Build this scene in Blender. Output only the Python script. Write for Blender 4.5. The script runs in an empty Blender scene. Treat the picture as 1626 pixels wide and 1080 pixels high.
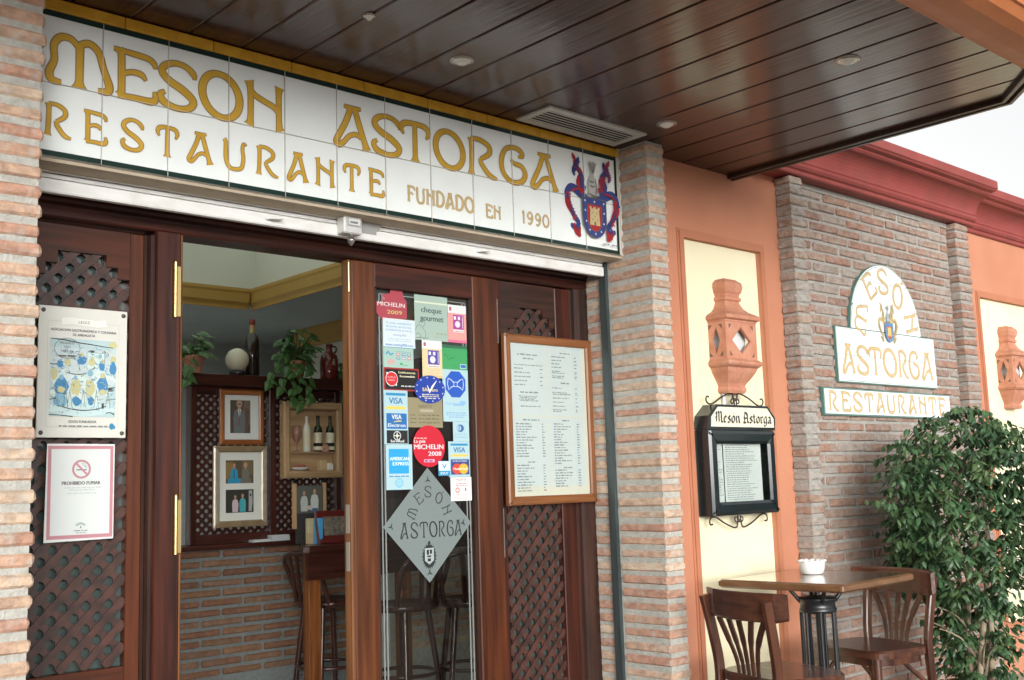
import bpy, math, random
from mathutils import Vector, Matrix
random.seed(7)
R = math.radians
SC = bpy.context.scene
COL = SC.collection
pi = math.pi

# ------------------------------------------------------------------ camera
cam = bpy.data.cameras.new('camera')
cam.sensor_width = 36.0
cam.lens = 1744.18 / 1626 * 36
cam.clip_start = 0.05
cam.clip_end = 2000
camo = bpy.data.objects.new('camera', cam)
COL.objects.link(camo)
camo.matrix_world = Matrix(((0.7402135, -0.0656325, -0.6691609, -1.19993),
                            (-0.6715856, -0.1202854, -0.7310979, -3.02811),
                            (-0.0325065, 0.9905674, -0.1331147, 1.2),
                            (0, 0, 0, 1)))
SC.camera = camo
# ------------------------------------------------------------------ sky, sun, exposure
SUN_EL, SUN_AZ = 7, 208          # degrees; azimuth from +y clockwise (low, behind the viewer's left shoulder)
w = bpy.data.worlds.new('World'); SC.world = w; w.use_nodes = True
nt = w.node_tree; nt.nodes.clear()
sky = nt.nodes.new('ShaderNodeTexSky'); sky.sky_type = 'NISHITA'; sky.sun_disc = False
sky.sun_elevation = R(SUN_EL); sky.sun_rotation = R(SUN_AZ)
sky.air_density = 1.0; sky.dust_density = 3.0
hs = nt.nodes.new('ShaderNodeHueSaturation'); hs.inputs['Saturation'].default_value = 0.04
hs.inputs['Value'].default_value = 1.0
bg = nt.nodes.new('ShaderNodeBackground'); bg.inputs[1].default_value = 0.15
wo = nt.nodes.new('ShaderNodeOutputWorld')
nt.links.new(sky.outputs[0], hs.inputs['Color']); nt.links.new(hs.outputs[0], bg.inputs[0]); nt.links.new(bg.outputs[0], wo.inputs[0])
sl = bpy.data.lights.new('sun', 'SUN'); sl.energy = .55; sl.angle = R(40); sl.color = (1, .985, .955)
so = bpy.data.objects.new('sun', sl); COL.objects.link(so)
sd = Vector((math.sin(R(SUN_AZ)) * math.cos(R(SUN_EL)), math.cos(R(SUN_AZ)) * math.cos(R(SUN_EL)), math.sin(R(SUN_EL))))
so.rotation_euler = sd.to_track_quat('Z', 'Y').to_euler()
so.location = sd * 30
SC.view_settings.view_transform = 'Standard'
SC.view_settings.look = 'None'
SC.view_settings.gamma = 1
SC.view_settings.use_curve_mapping = False
SC.view_settings.exposure = 1.36
SC.cycles.max_bounces = 10
SC.cycles.transparent_max_bounces = 16
SC.cycles.use_denoising = True

# ------------------------------------------------------------------ materials
MATS = {}
def mat(name, c1, c2=None, rough=.5, scale=(8, 8, 8), detail=4, bump=0, bscale=None, coat=0, croughness=.1, metallic=0,
        rand=None, spec=.5, lo=.35, hi=.65, dirt=None, rvar=0, twosided=False):
    """Principled, two-colour object-space noise; rand = list of colours picked per object; dirt = (colour, amount)."""
    if name in MATS: return MATS[name]
    m = bpy.data.materials.new(name); m.use_nodes = True; MATS[name] = m
    t = m.node_tree; N = t.nodes; L = t.links
    b = N['Principled BSDF']
    b.inputs['Roughness'].default_value = rough
    b.inputs['Metallic'].default_value = metallic
    b.inputs['Specular IOR Level'].default_value = spec
    b.inputs['Coat Weight'].default_value = coat
    b.inputs['Coat Roughness'].default_value = croughness
    b.inputs['Base Color'].default_value = (*c1, 1)
    if c2 is None and not bump and not rand and not dirt: return m
    tc = N.new('ShaderNodeTexCoord'); oi = N.new('ShaderNodeObjectInfo')
    mp = N.new('ShaderNodeMapping'); mp.inputs['Scale'].default_value = scale
    va = N.new('ShaderNodeVectorMath'); va.operation = 'SCALE'; va.inputs[0].default_value = (17, 23, 31)
    L.new(oi.outputs['Random'], va.inputs['Scale'])
    L.new(tc.outputs['Object'], mp.inputs['Vector']); L.new(va.outputs[0], mp.inputs['Location'])
    nz = N.new('ShaderNodeTexNoise'); nz.inputs['Scale'].default_value = 1; nz.inputs['Detail'].default_value = detail
    L.new(mp.outputs[0], nz.inputs['Vector'])
    colr = None
    if c2 is not None:
        rp = N.new('ShaderNodeValToRGB')
        rp.color_ramp.elements[0].position = lo; rp.color_ramp.elements[1].position = hi
        rp.color_ramp.elements[0].color = (*c1, 1); rp.color_ramp.elements[1].color = (*c2, 1)
        L.new(nz.outputs['Fac'], rp.inputs[0]); colr = rp.outputs[0]
    if rand:
        rr = N.new('ShaderNodeValToRGB'); rr.color_ramp.interpolation = 'CONSTANT'
        el = rr.color_ramp.elements
        for i, c in enumerate(rand):
            e = el[i] if i < 2 else el.new(i / len(rand))
            e.position = i / len(rand); e.color = (*c, 1)
        L.new(oi.outputs['Random'], rr.inputs[0])
        if colr is None: colr = rr.outputs[0]
        else:
            mx = N.new('ShaderNodeMix'); mx.data_type = 'RGBA'; mx.blend_type = 'MULTIPLY'; mx.inputs[0].default_value = 1
            L.new(rr.outputs[0], mx.inputs[6]); L.new(colr, mx.inputs[7]); colr = mx.outputs[2]
    if dirt:
        n2 = N.new('ShaderNodeTexNoise'); n2.inputs['Scale'].default_value = dirt[2] if len(dirt) > 2 else 6; n2.inputs['Detail'].default_value = 6
        L.new(va.outputs[0], n2.inputs['Vector'])
        ad = N.new('ShaderNodeVectorMath'); L.new(tc.outputs['Object'], ad.inputs[0]); L.new(va.outputs[0], ad.inputs[1]); L.new(ad.outputs[0], n2.inputs['Vector'])
        r2 = N.new('ShaderNodeValToRGB'); r2.color_ramp.elements[0].position = .5; r2.color_ramp.elements[1].position = .72
        r2.color_ramp.elements[1].color = (dirt[1],) * 3 + (1,); r2.color_ramp.elements[0].color = (0, 0, 0, 1)
        L.new(n2.outputs['Fac'], r2.inputs[0])
        mx = N.new('ShaderNodeMix'); mx.data_type = 'RGBA'; L.new(r2.outputs[0], mx.inputs[0])
        if colr is None: mx.inputs[6].default_value = (*c1, 1)
        else: L.new(colr, mx.inputs[6])
        mx.inputs[7].default_value = (*dirt[0], 1); colr = mx.outputs[2]
    if colr is not None: L.new(colr, b.inputs['Base Color'])
    if rvar:
        mr = N.new('ShaderNodeMapRange'); mr.inputs[3].default_value = max(0, rough - rvar); mr.inputs[4].default_value = rough + rvar
        L.new(nz.outputs['Fac'], mr.inputs[0]); L.new(mr.outputs[0], b.inputs['Roughness'])
        if coat: 
            m2 = N.new('ShaderNodeMapRange'); m2.inputs[3].default_value = max(0, croughness - rvar); m2.inputs[4].default_value = croughness + rvar
            L.new(nz.outputs['Fac'], m2.inputs[0]); L.new(m2.outputs[0], b.inputs['Coat Roughness'])
    if bump:
        bn = N.new('ShaderNodeBump'); bn.inputs['Strength'].default_value = bump; bn.inputs['Distance'].default_value = .01
        src = nz
        if bscale:
            src = N.new('ShaderNodeTexNoise'); src.inputs['Scale'].default_value = 1; src.inputs['Detail'].default_value = 5
            m3 = N.new('ShaderNodeMapping'); m3.inputs['Scale'].default_value = bscale if isinstance(bscale, tuple) else (bscale,) * 3
            L.new(tc.outputs['Object'], m3.inputs[0]); L.new(va.outputs[0], m3.inputs['Location']); L.new(m3.outputs[0], src.inputs['Vector'])
        L.new(src.outputs['Fac'], bn.inputs['Height']); L.new(bn.outputs[0], b.inputs['Normal'])
        if coat: L.new(bn.outputs[0], b.inputs['Coat Normal'])
    return m

def thin_glass(name, tint, refl=.08, rough=.0):
    m = bpy.data.materials.new(name); m.use_nodes = True; t = m.node_tree; N = t.nodes; L = t.links
    N.remove(N['Principled BSDF'])
    tr = N.new('ShaderNodeBsdfTransparent'); tr.inputs[0].default_value = (*tint, 1)
    gl = N.new('ShaderNodeBsdfGlossy'); gl.inputs['Roughness'].default_value = rough
    fr = N.new('ShaderNodeFresnel'); ge = N.new('ShaderNodeNewGeometry'); mi_ = N.new('ShaderNodeMapRange')
    mi_.inputs[3].default_value = 1.5; mi_.inputs[4].default_value = 1 / 1.5      # same pane reflection from either face
    L.new(ge.outputs['Backfacing'], mi_.inputs[0]); L.new(mi_.outputs[0], fr.inputs[0])
    ml = N.new('ShaderNodeMath'); ml.operation = 'MULTIPLY_ADD'; ml.inputs[1].default_value = .6; ml.inputs[2].default_value = refl
    mx = N.new('ShaderNodeMixShader')
    L.new(fr.outputs[0], ml.inputs[0]); L.new(ml.outputs[0], mx.inputs[0]); L.new(tr.outputs[0], mx.inputs[1]); L.new(gl.outputs[0], mx.inputs[2])
    L.new(mx.outputs[0], N['Material Output'].inputs[0])
    return m

BRICK = mat('brick_clay', (.75, .72, .7), (1.15, 1.1, 1.05), rough=.88, scale=(30, 30, 45), bump=.55, bscale=110,
            rand=[(.48, .31, .22), (.50, .365, .27), (.445, .265, .19), (.52, .40, .30), (.48, .33, .24), (.44, .255, .185), (.53, .42, .32), (.49, .345, .25)],
            dirt=((.50, .46, .40), .55, 28))
BRICK2 = mat('brick_weathered', (.7, .7, .7), (1.1, 1.1, 1.1), rough=.92, scale=(25, 25, 40), bump=.7, bscale=90,
             rand=[(.33, .205, .15), (.35, .245, .19), (.30, .19, .145), (.34, .275, .23), (.32, .225, .175), (.34, .195, .14)],
             dirt=((.31, .29, .26), .85, 14))
BRICK3 = mat('brick_grey_pilaster', (.7, .7, .7), (1.1, 1.1, 1.1), rough=.92, scale=(25, 25, 40), bump=.7, bscale=90,
             rand=[(.37, .32, .27), (.34, .305, .27), (.36, .265, .205), (.39, .355, .315), (.33, .28, .24), (.35, .235, .17)],
             dirt=((.35, .335, .30), .9, 14))
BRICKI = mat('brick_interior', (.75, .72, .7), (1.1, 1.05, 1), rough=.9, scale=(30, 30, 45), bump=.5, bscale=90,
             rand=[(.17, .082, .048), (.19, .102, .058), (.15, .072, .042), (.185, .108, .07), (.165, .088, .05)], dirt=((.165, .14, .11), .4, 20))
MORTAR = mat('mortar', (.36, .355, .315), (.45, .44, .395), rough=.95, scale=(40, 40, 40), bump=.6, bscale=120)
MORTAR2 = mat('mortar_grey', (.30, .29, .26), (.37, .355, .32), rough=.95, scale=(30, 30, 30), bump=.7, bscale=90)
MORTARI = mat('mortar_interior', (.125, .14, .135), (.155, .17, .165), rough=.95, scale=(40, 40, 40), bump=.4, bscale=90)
def wood(name, d, l, axis, rough=.42, coat=.14, cr=.15, s=1.0, lo=.34, hi=.68, bump=.12, dirt=None):
    sc = [38 * s] * 3; sc[axis] = 2.2 * s
    return mat(name, d, l, rough=rough, spec=.32, scale=tuple(sc), detail=6, bump=bump, coat=coat, croughness=cr, lo=lo, hi=hi, rvar=.08, dirt=dirt)
WD = ((.020, .0055, .0035), (.070, .0155, .0075))
WOOD_Z = wood('door_wood_upright', *WD, 2)
WOOD_X = wood('door_wood_rail', *WD, 0)
WOOD_OZ = wood('door_wood_orange', (.032, .0080, .0032), (.108, .0265, .0070), 2, lo=.3, hi=.7)
WOOD_OX = wood('door_wood_orange_rail', (.034, .0085, .0034), (.095, .0235, .0075), 0, lo=.3, hi=.7)
WOOD_WORN = wood('door_wood_worn', (.038, .0105, .0040), (.140, .040, .0105), 2, lo=.3, hi=.72, coat=.2)
WOOD_DK = wood('door_wood_dark', (.020, .010, .008), (.055, .022, .014), 2)
WOOD_DKX = wood('door_wood_dark_rail', (.020, .010, .008), (.055, .022, .014), 0)
LATT = mat('lattice_wood', (.030, .014, .011), (.075, .028, .020), rough=.42, scale=(20, 20, 20), coat=.25, croughness=.25, bump=.1)
PLANK = mat('varnished_plank', (.020, .0058, .0034), (.066, .0165, .0072), rough=.5, spec=.12, scale=(60, 3, 60), detail=7, bump=.14, coat=.72, croughness=.12, lo=.3, hi=.7, rvar=.08)
SEAM = mat('plank_joint', (.16, .115, .085), rough=.6)
TILE = mat('white_glazed_tile', (.80, .845, .825), (.84, .88, .865), rough=.16, scale=(7, 7, 7), bump=.015, coat=.3, croughness=.05)
TILEY = mat('ochre_glazed_tile', (.58, .29, .022), (.68, .37, .035), rough=.2, scale=(20, 20, 20), coat=.3)
TILEDK = mat('dark_green_glaze', (.008, .028, .022), rough=.2, coat=.3)
GROUT = mat('grout', (.55, .53, .48), (.65, .62, .56), rough=.9, scale=(60, 60, 60))
TAN = mat('sign_underside', (.42, .34, .25), (.47, .39, .29), rough=.85, scale=(15, 15, 15), bump=.1)
GOLD = mat('letter_yellow', (.53, .315, .035), (.60, .37, .05), rough=.25, scale=(25, 25, 25), coat=.3)
GOLDLN = mat('letter_outline', (.27, .165, .075), rough=.4)
GOLD2 = mat('letter_ochre', (.52, .37, .16), (.60, .45, .22), rough=.3, scale=(20, 20, 20))
GOLD2LN = mat('letter_ochre_outline', (.36, .27, .15), rough=.4)
WHITEPAINT = mat('white_painted_metal', (.68, .68, .65), (.75, .75, .73), rough=.6, spec=.25, scale=(12, 12, 40), bump=.05, dirt=((.52, .49, .42), .4, 14))
STUCCO = mat('orange_stucco', (.475, .195, .112), (.51, .22, .126), rough=.85, scale=(4, 4, 4), bump=.16, bscale=110, dirt=((.47, .185, .10), .55, 2.2))
STUCCO2 = mat('orange_moulding', (.41, .155, .082), (.45, .175, .092), rough=.75, scale=(6, 6, 6), bump=.08, bscale=120)
CREAM = mat('cream_stucco', (.76, .70, .47), (.80, .74, .52), rough=.85, scale=(3, 3, 3), bump=.14, bscale=110, dirt=((.69, .62, .42), .5, 2.5))
REDC = mat('red_cornice_paint', (.235, .043, .036), (.285, .056, .046), rough=.55, scale=(5, 9, 9), bump=.1, bscale=60, dirt=((.18, .05, .045), .5, 4))
BEAM = mat('orange_beam_paint', (.42, .135, .045), (.50, .175, .065), rough=.5, scale=(5, 5, 5), bump=.05)
TERRA = mat('terracotta', (.44, .18, .105), (.52, .235, .145), rough=.75, scale=(18, 18, 18), bump=.2, bscale=70, dirt=((.58, .33, .24), .5, 14))
IRON = mat('black_iron', (.012, .014, .016), rough=.35, coat=.2, metallic=.0)
IRONG = mat('black_green_enamel', (.012, .018, .02), rough=.22, coat=.5, croughness=.08)
RUST = mat('wrought_iron', (.05, .035, .03), rough=.5, metallic=.3)
STEEL = mat('steel', (.6, .6, .6), rough=.25, metallic=1)
BRASS = mat('brass', (.70, .53, .24), rough=.34, metallic=1)
RAILM = mat('rail_dark_metal', (.045, .06, .06), (.08, .10, .10), rough=.5, metallic=.4, scale=(30, 30, 3))
ALU = mat('grey_aluminium', (.50, .50, .46), (.58, .58, .54), rough=.4, metallic=.2, scale=(20, 20, 20))
DARK = mat('hollow_shade', (.012, .012, .012), rough=.9)  # near-black colour painted where hollows and gaps lie in shade
PAPER = mat('paper', (.64, .66, .65), (.69, .71, .69), rough=.6, scale=(5, 5, 5))
CHAIRW = wood('chair_wood', (.034, .012, .008), (.105, .036, .018), 2, rough=.3, coat=.6, cr=.12)
CHAIRWX = wood('chair_wood_flat', (.034, .012, .008), (.105, .036, .018), 0, rough=.3, coat=.6, cr=.12)
TABLEW = wood('table_top_wood', (.10, .055, .03), (.20, .12, .07), 0, rough=.18, coat=.9, cr=.05)
TEDGE = mat('table_edge', (.13, .062, .028), (.19, .095, .042), rough=.3, coat=.4, scale=(10, 10, 40))
CERAM = mat('white_ceramic', (.82, .82, .80), rough=.15, coat=.3)
LEAF = mat('ficus_leaf', (.023, .064, .026), (.070, .138, .056), rough=.42, scale=(9, 9, 9), spec=.4, dirt=((.105, .15, .045), .6, 9))
LEAFI = mat('pothos_leaf', (.028, .085, .02), (.075, .165, .045), rough=.32, scale=(22, 22, 22))
BARK = mat('pale_bark', (.27, .21, .14), (.38, .31, .22), rough=.9, scale=(30, 30, 8), bump=.3)
STEMG = mat('green_stem', (.07, .12, .03), rough=.6)
IWALL = mat('interior_blue_grey', (.53, .59, .61), (.59, .65, .67), rough=.8, scale=(2, 2, 26), bump=.25, bscale=(3, 3, 40))
IWHITE = mat('interior_white', (.72, .72, .66), rough=.85)
IGREEN = mat('interior_pale_green', (.68, .76, .68), rough=.85)
IOCH = mat('interior_ochre_moulding', (.50, .30, .075), (.54, .33, .09), rough=.6, scale=(5, 5, 5))
IWOOD = wood('interior_dark_wood', (.022, .007, .006), (.065, .018, .012), 2, rough=.3, coat=.5)
IWOODX = wood('interior_dark_rail', (.022, .007, .006), (.065, .018, .012), 0, rough=.3, coat=.5)
IPOST = wood('interior_orange_post', (.075, .023, .008), (.22, .075, .019), 2, rough=.35, coat=.4)
FLOORM = mat('floor_tile', (.50, .44, .36), (.56, .50, .42), rough=.4, scale=(3, 3, 3))
PAVE = mat('paving', (.33, .30, .26), (.42, .38, .33), rough=.9, scale=(3, 3, 3), bump=.3, bscale=40)
GLASS = thin_glass('door_glass', (.88, .91, .90), .0)
PANE = thin_glass('clear_pane', (.93, .95, .94), .01)
BOTTLE = mat('dark_bottle_glass', (.018, .012, .010), rough=.12, coat=.6)
INKS = {}
def ink(c, rough=.45):
    k = (tuple(round(x, 3) for x in c), rough)
    if k not in INKS:
        nm = 'print_%02d' % len(INKS)
        INKS[k] = mat(nm, c, rough=rough)
    return INKS[k]

# ------------------------------------------------------------------ mesh helpers
WL = {}
def wl(o): return WL.get(o.name, Vector((0, 0, 0))) if o else Vector((0, 0, 0))
class MB:
    def __init__(s): s.v = []; s.f = []; s.m = []; s.sm = []
    def add(s, vs, fs, m=0, smooth=False):
        o = len(s.v); s.v += [Vector(v) for v in vs]
        for f in fs: s.f.append([o + i for i in f]); s.m.append(m); s.sm.append(smooth)
        return s
    def box(s, x0, x1, y0, y1, z0, z1, m=0, b=0):
        if b:
            return s.prism([(x0, z0 + b), (x0 + b, z0), (x1 - b, z0), (x1, z0 + b), (x1, z1 - b), (x1 - b, z1), (x0 + b, z1), (x0, z1 - b)], y0 + b, y1, m, bev=b)
        v = [(x, y, z) for x in (x0, x1) for y in (y0, y1) for z in (z0, z1)]
        return s.add(v, [(0, 1, 3, 2), (4, 6, 7, 5), (0, 4, 5, 1), (2, 3, 7, 6), (0, 2, 6, 4), (1, 5, 7, 3)], m)
    def prism(s, poly, y0, y1, m=0, bev=0):
        """poly of (x,z) (counter-clockwise seen from -y); extruded from y0 (front) to y1; optional bevelled front"""
        n = len(poly); vs = []; fs = []
        rings = []
        if bev:
            cx = sum(p[0] for p in poly) / n; cz = sum(p[1] for p in poly) / n
            xs = [p[0] for p in poly]; zs = [p[1] for p in poly]
            fx = max(.1, 1 - 2 * bev / max(1e-6, max(xs) - min(xs))); fz = max(.1, 1 - 2 * bev / max(1e-6, max(zs) - min(zs)))
            rings.append([(cx + (p[0] - cx) * fx, y0 - bev, cz + (p[1] - cz) * fz) for p in poly])
        rings.append([(p[0], y0, p[1]) for p in poly]); rings.append([(p[0], y1, p[1]) for p in poly])
        for r in rings: vs += r
        fs.append(list(range(n)))
        k = len(rings)
        fs.append([(k - 1) * n + i for i in reversed(range(n))])
        for a in range(k - 1):
            for i in range(n):
                j = (i + 1) % n
                fs.append((a * n + j, a * n + i, (a + 1) * n + i, (a + 1) * n + j))
        return s.add(vs, fs, m)
    def zprism(s, poly, z0, z1, m=0, bev=0):
        """poly of (x,y); extruded from z0 up to z1 with small top bevel"""
        n = len(poly); cx = sum(p[0] for p in poly) / n; cy = sum(p[1] for p in poly) / n
        rings = [[(p[0], p[1], z0) for p in poly], [(p[0], p[1], z1 - bev) for p in poly]]
        if bev:
            def ins(p):
                d = Vector((p[0] - cx, p[1] - cy)); l = d.length; d *= (l - bev) / l; return (cx + d.x, cy + d.y, z1)
            rings.append([ins(p) for p in poly])
        vs = sum(rings, []); fs = [list(reversed(range(n)))]; k = len(rings)
        fs.append([(k - 1) * n + i for i in range(n)])
        for a in range(k - 1):
            for i in range(n):
                j = (i + 1) % n; fs.append((a * n + i, a * n + j, (a + 1) * n + j, (a + 1) * n + i))
        return s.add(vs, fs, m)
    def xprism(s, prof, x0, x1, m=0, caps=True):
        """prof of (y,z) extruded along x"""
        n = len(prof); vs = [(x0, p[0], p[1]) for p in prof] + [(x1, p[0], p[1]) for p in prof]
        fs = [(i, (i + 1) % n, n + (i + 1) % n, n + i) for i in range(n)]
        if caps: fs += [list(reversed(range(n))), list(range(n, 2 * n))]
        return s.add(vs, fs, m)
    def yprism(s, prof, y0, y1, m=0):
        n = len(prof); vs = [(p[0], y0, p[1]) for p in prof] + [(p[0], y1, p[1]) for p in prof]
        fs = [(i, (i + 1) % n, n + (i + 1) % n, n + i) for i in range(n)] + [list(reversed(range(n))), list(range(n, 2 * n))]
        return s.add(vs, fs, m)
    def tube(s, path, r, n=8, m=0, cap=True):
        path = [Vector(p) for p in path]; k = len(path); rs = r if isinstance(r, (list, tuple)) else [r] * k
        vs = []; prev = None
        for i, p in enumerate(path):
            t = (path[min(i + 1, k - 1)] - path[max(i - 1, 0)]).normalized()
            if prev is None:
                a = Vector((0, 0, 1)) if abs(t.z) < .9 else Vector((1, 0, 0)); u = t.cross(a).normalized()
            else: u = (prev - t * prev.dot(t)).normalized()
            prev = u; w_ = t.cross(u)
            for j in range(n):
                an = 2 * pi * j / n; vs.append(p + (u * math.cos(an) + w_ * math.sin(an)) * rs[i])
        fs = []
        for i in range(k - 1):
            for j in range(n):
                j2 = (j + 1) % n; fs.append((i * n + j, i * n + j2, (i + 1) * n + j2, (i + 1) * n + j))
        s.add(vs, fs, m, True)
        if cap:
            s.add(vs[:n], [list(reversed(range(n)))], m); s.add(vs[-n:], [list(range(n))], m)
        return s
    def sweep(s, path, wd, ht, up, m=0):
        """rectangular bar along path; ht along `up`, wd across"""
        path = [Vector(p) for p in path]; k = len(path); vs = []; up = Vector(up)
        ws = wd if isinstance(wd, (list, tuple)) else [wd] * k; hs_ = ht if isinstance(ht, (list, tuple)) else [ht] * k
        for i, p in enumerate(path):
            t = (path[min(i + 1, k - 1)] - path[max(i - 1, 0)]).normalized(); sd_ = t.cross(up).normalized(); u = sd_.cross(t).normalized()
            a = sd_ * ws[i] / 2; b = u * hs_[i] / 2; c = .72
            for (q, r_) in ((-1, -c), (-c, -1), (c, -1), (1, -c), (1, c), (c, 1), (-c, 1), (-1, c)): vs.append(p + a * q + b * r_)
        fs = []; n = 8
        for i in range(k - 1):
            for j in range(n):
                j2 = (j + 1) % n; fs.append((i * n + j, i * n + j2, (i + 1) * n + j2, (i + 1) * n + j))
        fs += [list(reversed(range(n))), [(k - 1) * n + j for j in range(n)]]
        return s.add(vs, fs, m)
    def lathe(s, prof, c=(0, 0, 0), n=20, m=0, smooth=True, a0=0):
        """prof of (r,z) bottom to top around z"""
        k = len(prof); vs = []
        for r, z in prof:
            for j in range(n):
                a = a0 + 2 * pi * j / n; vs.append((c[0] + r * math.cos(a), c[1] + r * math.sin(a), c[2] + z))
        fs = []
        for i in range(k - 1):
            for j in range(n):
                j2 = (j + 1) % n; fs.append((i * n + j, i * n + j2, (i + 1) * n + j2, (i + 1) * n + j))
        s.add(vs, fs, m, smooth)
        if prof[0][0] > 1e-4: s.add(vs[:n], [list(reversed(range(n)))], m)
        if prof[-1][0] > 1e-4: s.add(vs[-n:], [list(range(n))], m)
        return s
    def xf(s, M):
        s.v = [M @ v for v in s.v]; return s
    def build(s, name, mats, parent=None, local=False, label=None, kind=None):
        me = bpy.data.meshes.new(name)
        off = Vector((0, 0, 0)) if local else wl(parent)
        me.from_pydata([tuple(v - off) for v in s.v], [], s.f)
        for m in (mats if isinstance(mats, (list, tuple)) else [mats]): me.materials.append(m)
        me.polygons.foreach_set('material_index', s.m); me.polygons.foreach_set('use_smooth', s.sm)
        me.update()
        o = bpy.data.objects.new(name, me); COL.objects.link(o)
        if parent: o.parent = parent
        WL[o.name] = off
        if label: o['label'] = label
        if kind: o['kind'] = kind
        return o
def inst(name, me, parent, loc, rot=(0, 0, 0), scale=(1, 1, 1)):
    o = bpy.data.objects.new(name, me); COL.objects.link(o); o.parent = parent
    o.location = Vector(loc) - wl(parent); o.rotation_euler = rot; o.scale = scale
    return o
def thing(name, label, cat, loc=(0, 0, 0), group=None):
    o = bpy.data.objects.new(name, None); COL.objects.link(o); o.location = loc; o.empty_display_size = .1
    o['label'] = label; o['category'] = cat
    if group: o['group'] = group
    WL[o.name] = Vector(loc)
    return o
def tag(o, label, cat, group=None):
    o['label'] = label; o['category'] = cat
    if group: o['group'] = group
    return o
def structure(o): o['kind'] = 'structure'; return o
def copy_thing(t, label, loc, rotz):
    r = t.copy(); COL.objects.link(r); r.location = loc; r.rotation_euler = (0, 0, rotz); r['label'] = label
    for ch in t.children:
        c = ch.copy(); COL.objects.link(c); c.parent = r
        for g in ch.children:
            d = g.copy(); COL.objects.link(d); d.parent = c
    return r
def cr(pts, n=5, closed=False):
    """Catmull-Rom through tuples of any dimension"""
    out = []; k = len(pts)
    rng = range(k if closed else k - 1)
    for i in rng:
        if closed: p0, p1, p2, p3 = (pts[(i + d) % k] for d in (-1, 0, 1, 2))
        else: p0, p1, p2, p3 = pts[max(i - 1, 0)], pts[i], pts[i + 1], pts[min(i + 2, k - 1)]
        for j in range(n):
            t = j / n
            out.append(tuple(.5 * (2 * b + (c - a) * t + (2 * a - 5 * b + 4 * c - d) * t * t + (3 * b - a - 3 * c + d) * t ** 3) for a, b, c, d in zip(p0, p1, p2, p3)))
    if not closed: out.append(pts[-1])
    return out

# ------------------------------------------------------------------ flat print on planes that face -y
TXT = {}
def text_mesh(s):
    if s not in TXT:
        cu = bpy.data.curves.new('t', 'FONT'); cu.body = s; cu.resolution_u = 2
        o = bpy.data.objects.new('t', cu); COL.objects.link(o)
        dg = bpy.context.evaluated_depsgraph_get(); me = o.evaluated_get(dg).to_mesh()
        vs = [(v.co.x, v.co.y) for v in me.vertices]; fs = [tuple(p.vertices) for p in me.polygons]
        TXT[s] = (vs, fs)
        o.evaluated_get(dg).to_mesh_clear(); bpy.data.objects.remove(o); bpy.data.curves.remove(cu)
    return TXT[s]
class Print:
    def __init__(s, y, eps=.00018): s.y = y; s.e = eps; s.b = MB(); s.mats = []
    def mi(s, c):
        m = c if isinstance(c, bpy.types.Material) else ink(c)
        if m not in s.mats: s.mats.append(m)
        return s.mats.index(m)
    def poly(s, pts, c):
        s.y -= s.e
        a = sum(pts[i][0] * pts[(i + 1) % len(pts)][1] - pts[(i + 1) % len(pts)][0] * pts[i][1] for i in range(len(pts)))
        if a < 0: pts = pts[::-1]
        s.b.add([(p[0], s.y, p[1]) for p in pts], [list(range(len(pts)))], s.mi(c)); return s
    def rect(s, x0, x1, z0, z1, c): return s.poly([(x0, z0), (x1, z0), (x1, z1), (x0, z1)], c)
    def disc(s, x, z, rx, rz, c, n=24): return s.poly([(x + rx * math.cos(2 * pi * i / n), z + rz * math.sin(2 * pi * i / n)) for i in range(n)], c)
    def ribbon(s, pts, c, closed=False):
        """pts (x,z,halfwidth)"""
        s.y -= s.e; k = len(pts); vs = []
        for i, p in enumerate(pts):
            a = pts[(i - 1) % k] if closed else pts[max(i - 1, 0)]; b = pts[(i + 1) % k] if closed else pts[min(i + 1, k - 1)]
            dx, dz = b[0] - a[0], b[1] - a[1]; l = math.hypot(dx, dz) or 1
            nx, nz = -dz / l * p[2], dx / l * p[2]
            vs += [(p[0] + nx, s.y, p[1] + nz), (p[0] - nx, s.y, p[1] - nz)]
        fs = [(2 * i, 2 * i + 1, (2 * i + 3) % (2 * k), (2 * i + 2) % (2 * k)) for i in range(k if closed else k - 1)]
        s.b.add(vs, fs, s.mi(c)); return s
    def ring(s, x, z, r, hw, c, n=28, rz=None):
        return s.ribbon([(x + r * math.cos(2 * pi * i / n), z + (rz or r) * math.sin(2 * pi * i / n), hw) for i in range(n)], c, True)
    def line(s, x0, z0, x1, z1, hw, c): return s.ribbon([(x0, z0, hw), (x1, z1, hw)], c)
    def text(s, t, x, z, h, c, wd=None, al='c', bold=0):
        """x centre (or left edge), z baseline, h capital height"""
        s.y -= s.e; vs, fs = text_mesh(t)
        if not vs: return s
        x0 = min(v[0] for v in vs); x1 = max(v[0] for v in vs); k = h / .73; kx = k if wd is None else wd / (x1 - x0)
        ox = x - (x0 + x1) / 2 * kx if al == 'c' else x - x0 * kx
        for q in ([0] if not bold else [-bold, bold]):
            s.b.add([(ox + q + v[0] * kx, s.y, z + v[1] * k) for v in vs], [tuple(f) for f in fs], s.mi(c)); s.y -= s.e
        return s
    def scrib(s, x0, x1, z, h, c, fill=1):
        """one line of tiny illegible print"""
        x = x0; end = x0 + (x1 - x0) * fill; vs = []; fs = []; y_ = s.y - s.e
        while x < end - h * .5:
            l = min(random.uniform(.8, 3.2) * h, end - x); n = len(vs); hh = h * random.uniform(.42, .6)
            vs += [(x, y_, z), (x + l, y_, z), (x + l, y_, z + hh), (x, y_, z + hh)]; fs.append((n, n + 1, n + 2, n + 3)); x += l + h * .5
        s.b.add(vs, fs, s.mi(c)); return s
    def build(s, name, parent, label=None): return s.b.build(name, s.mats, parent, label=label)

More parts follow.
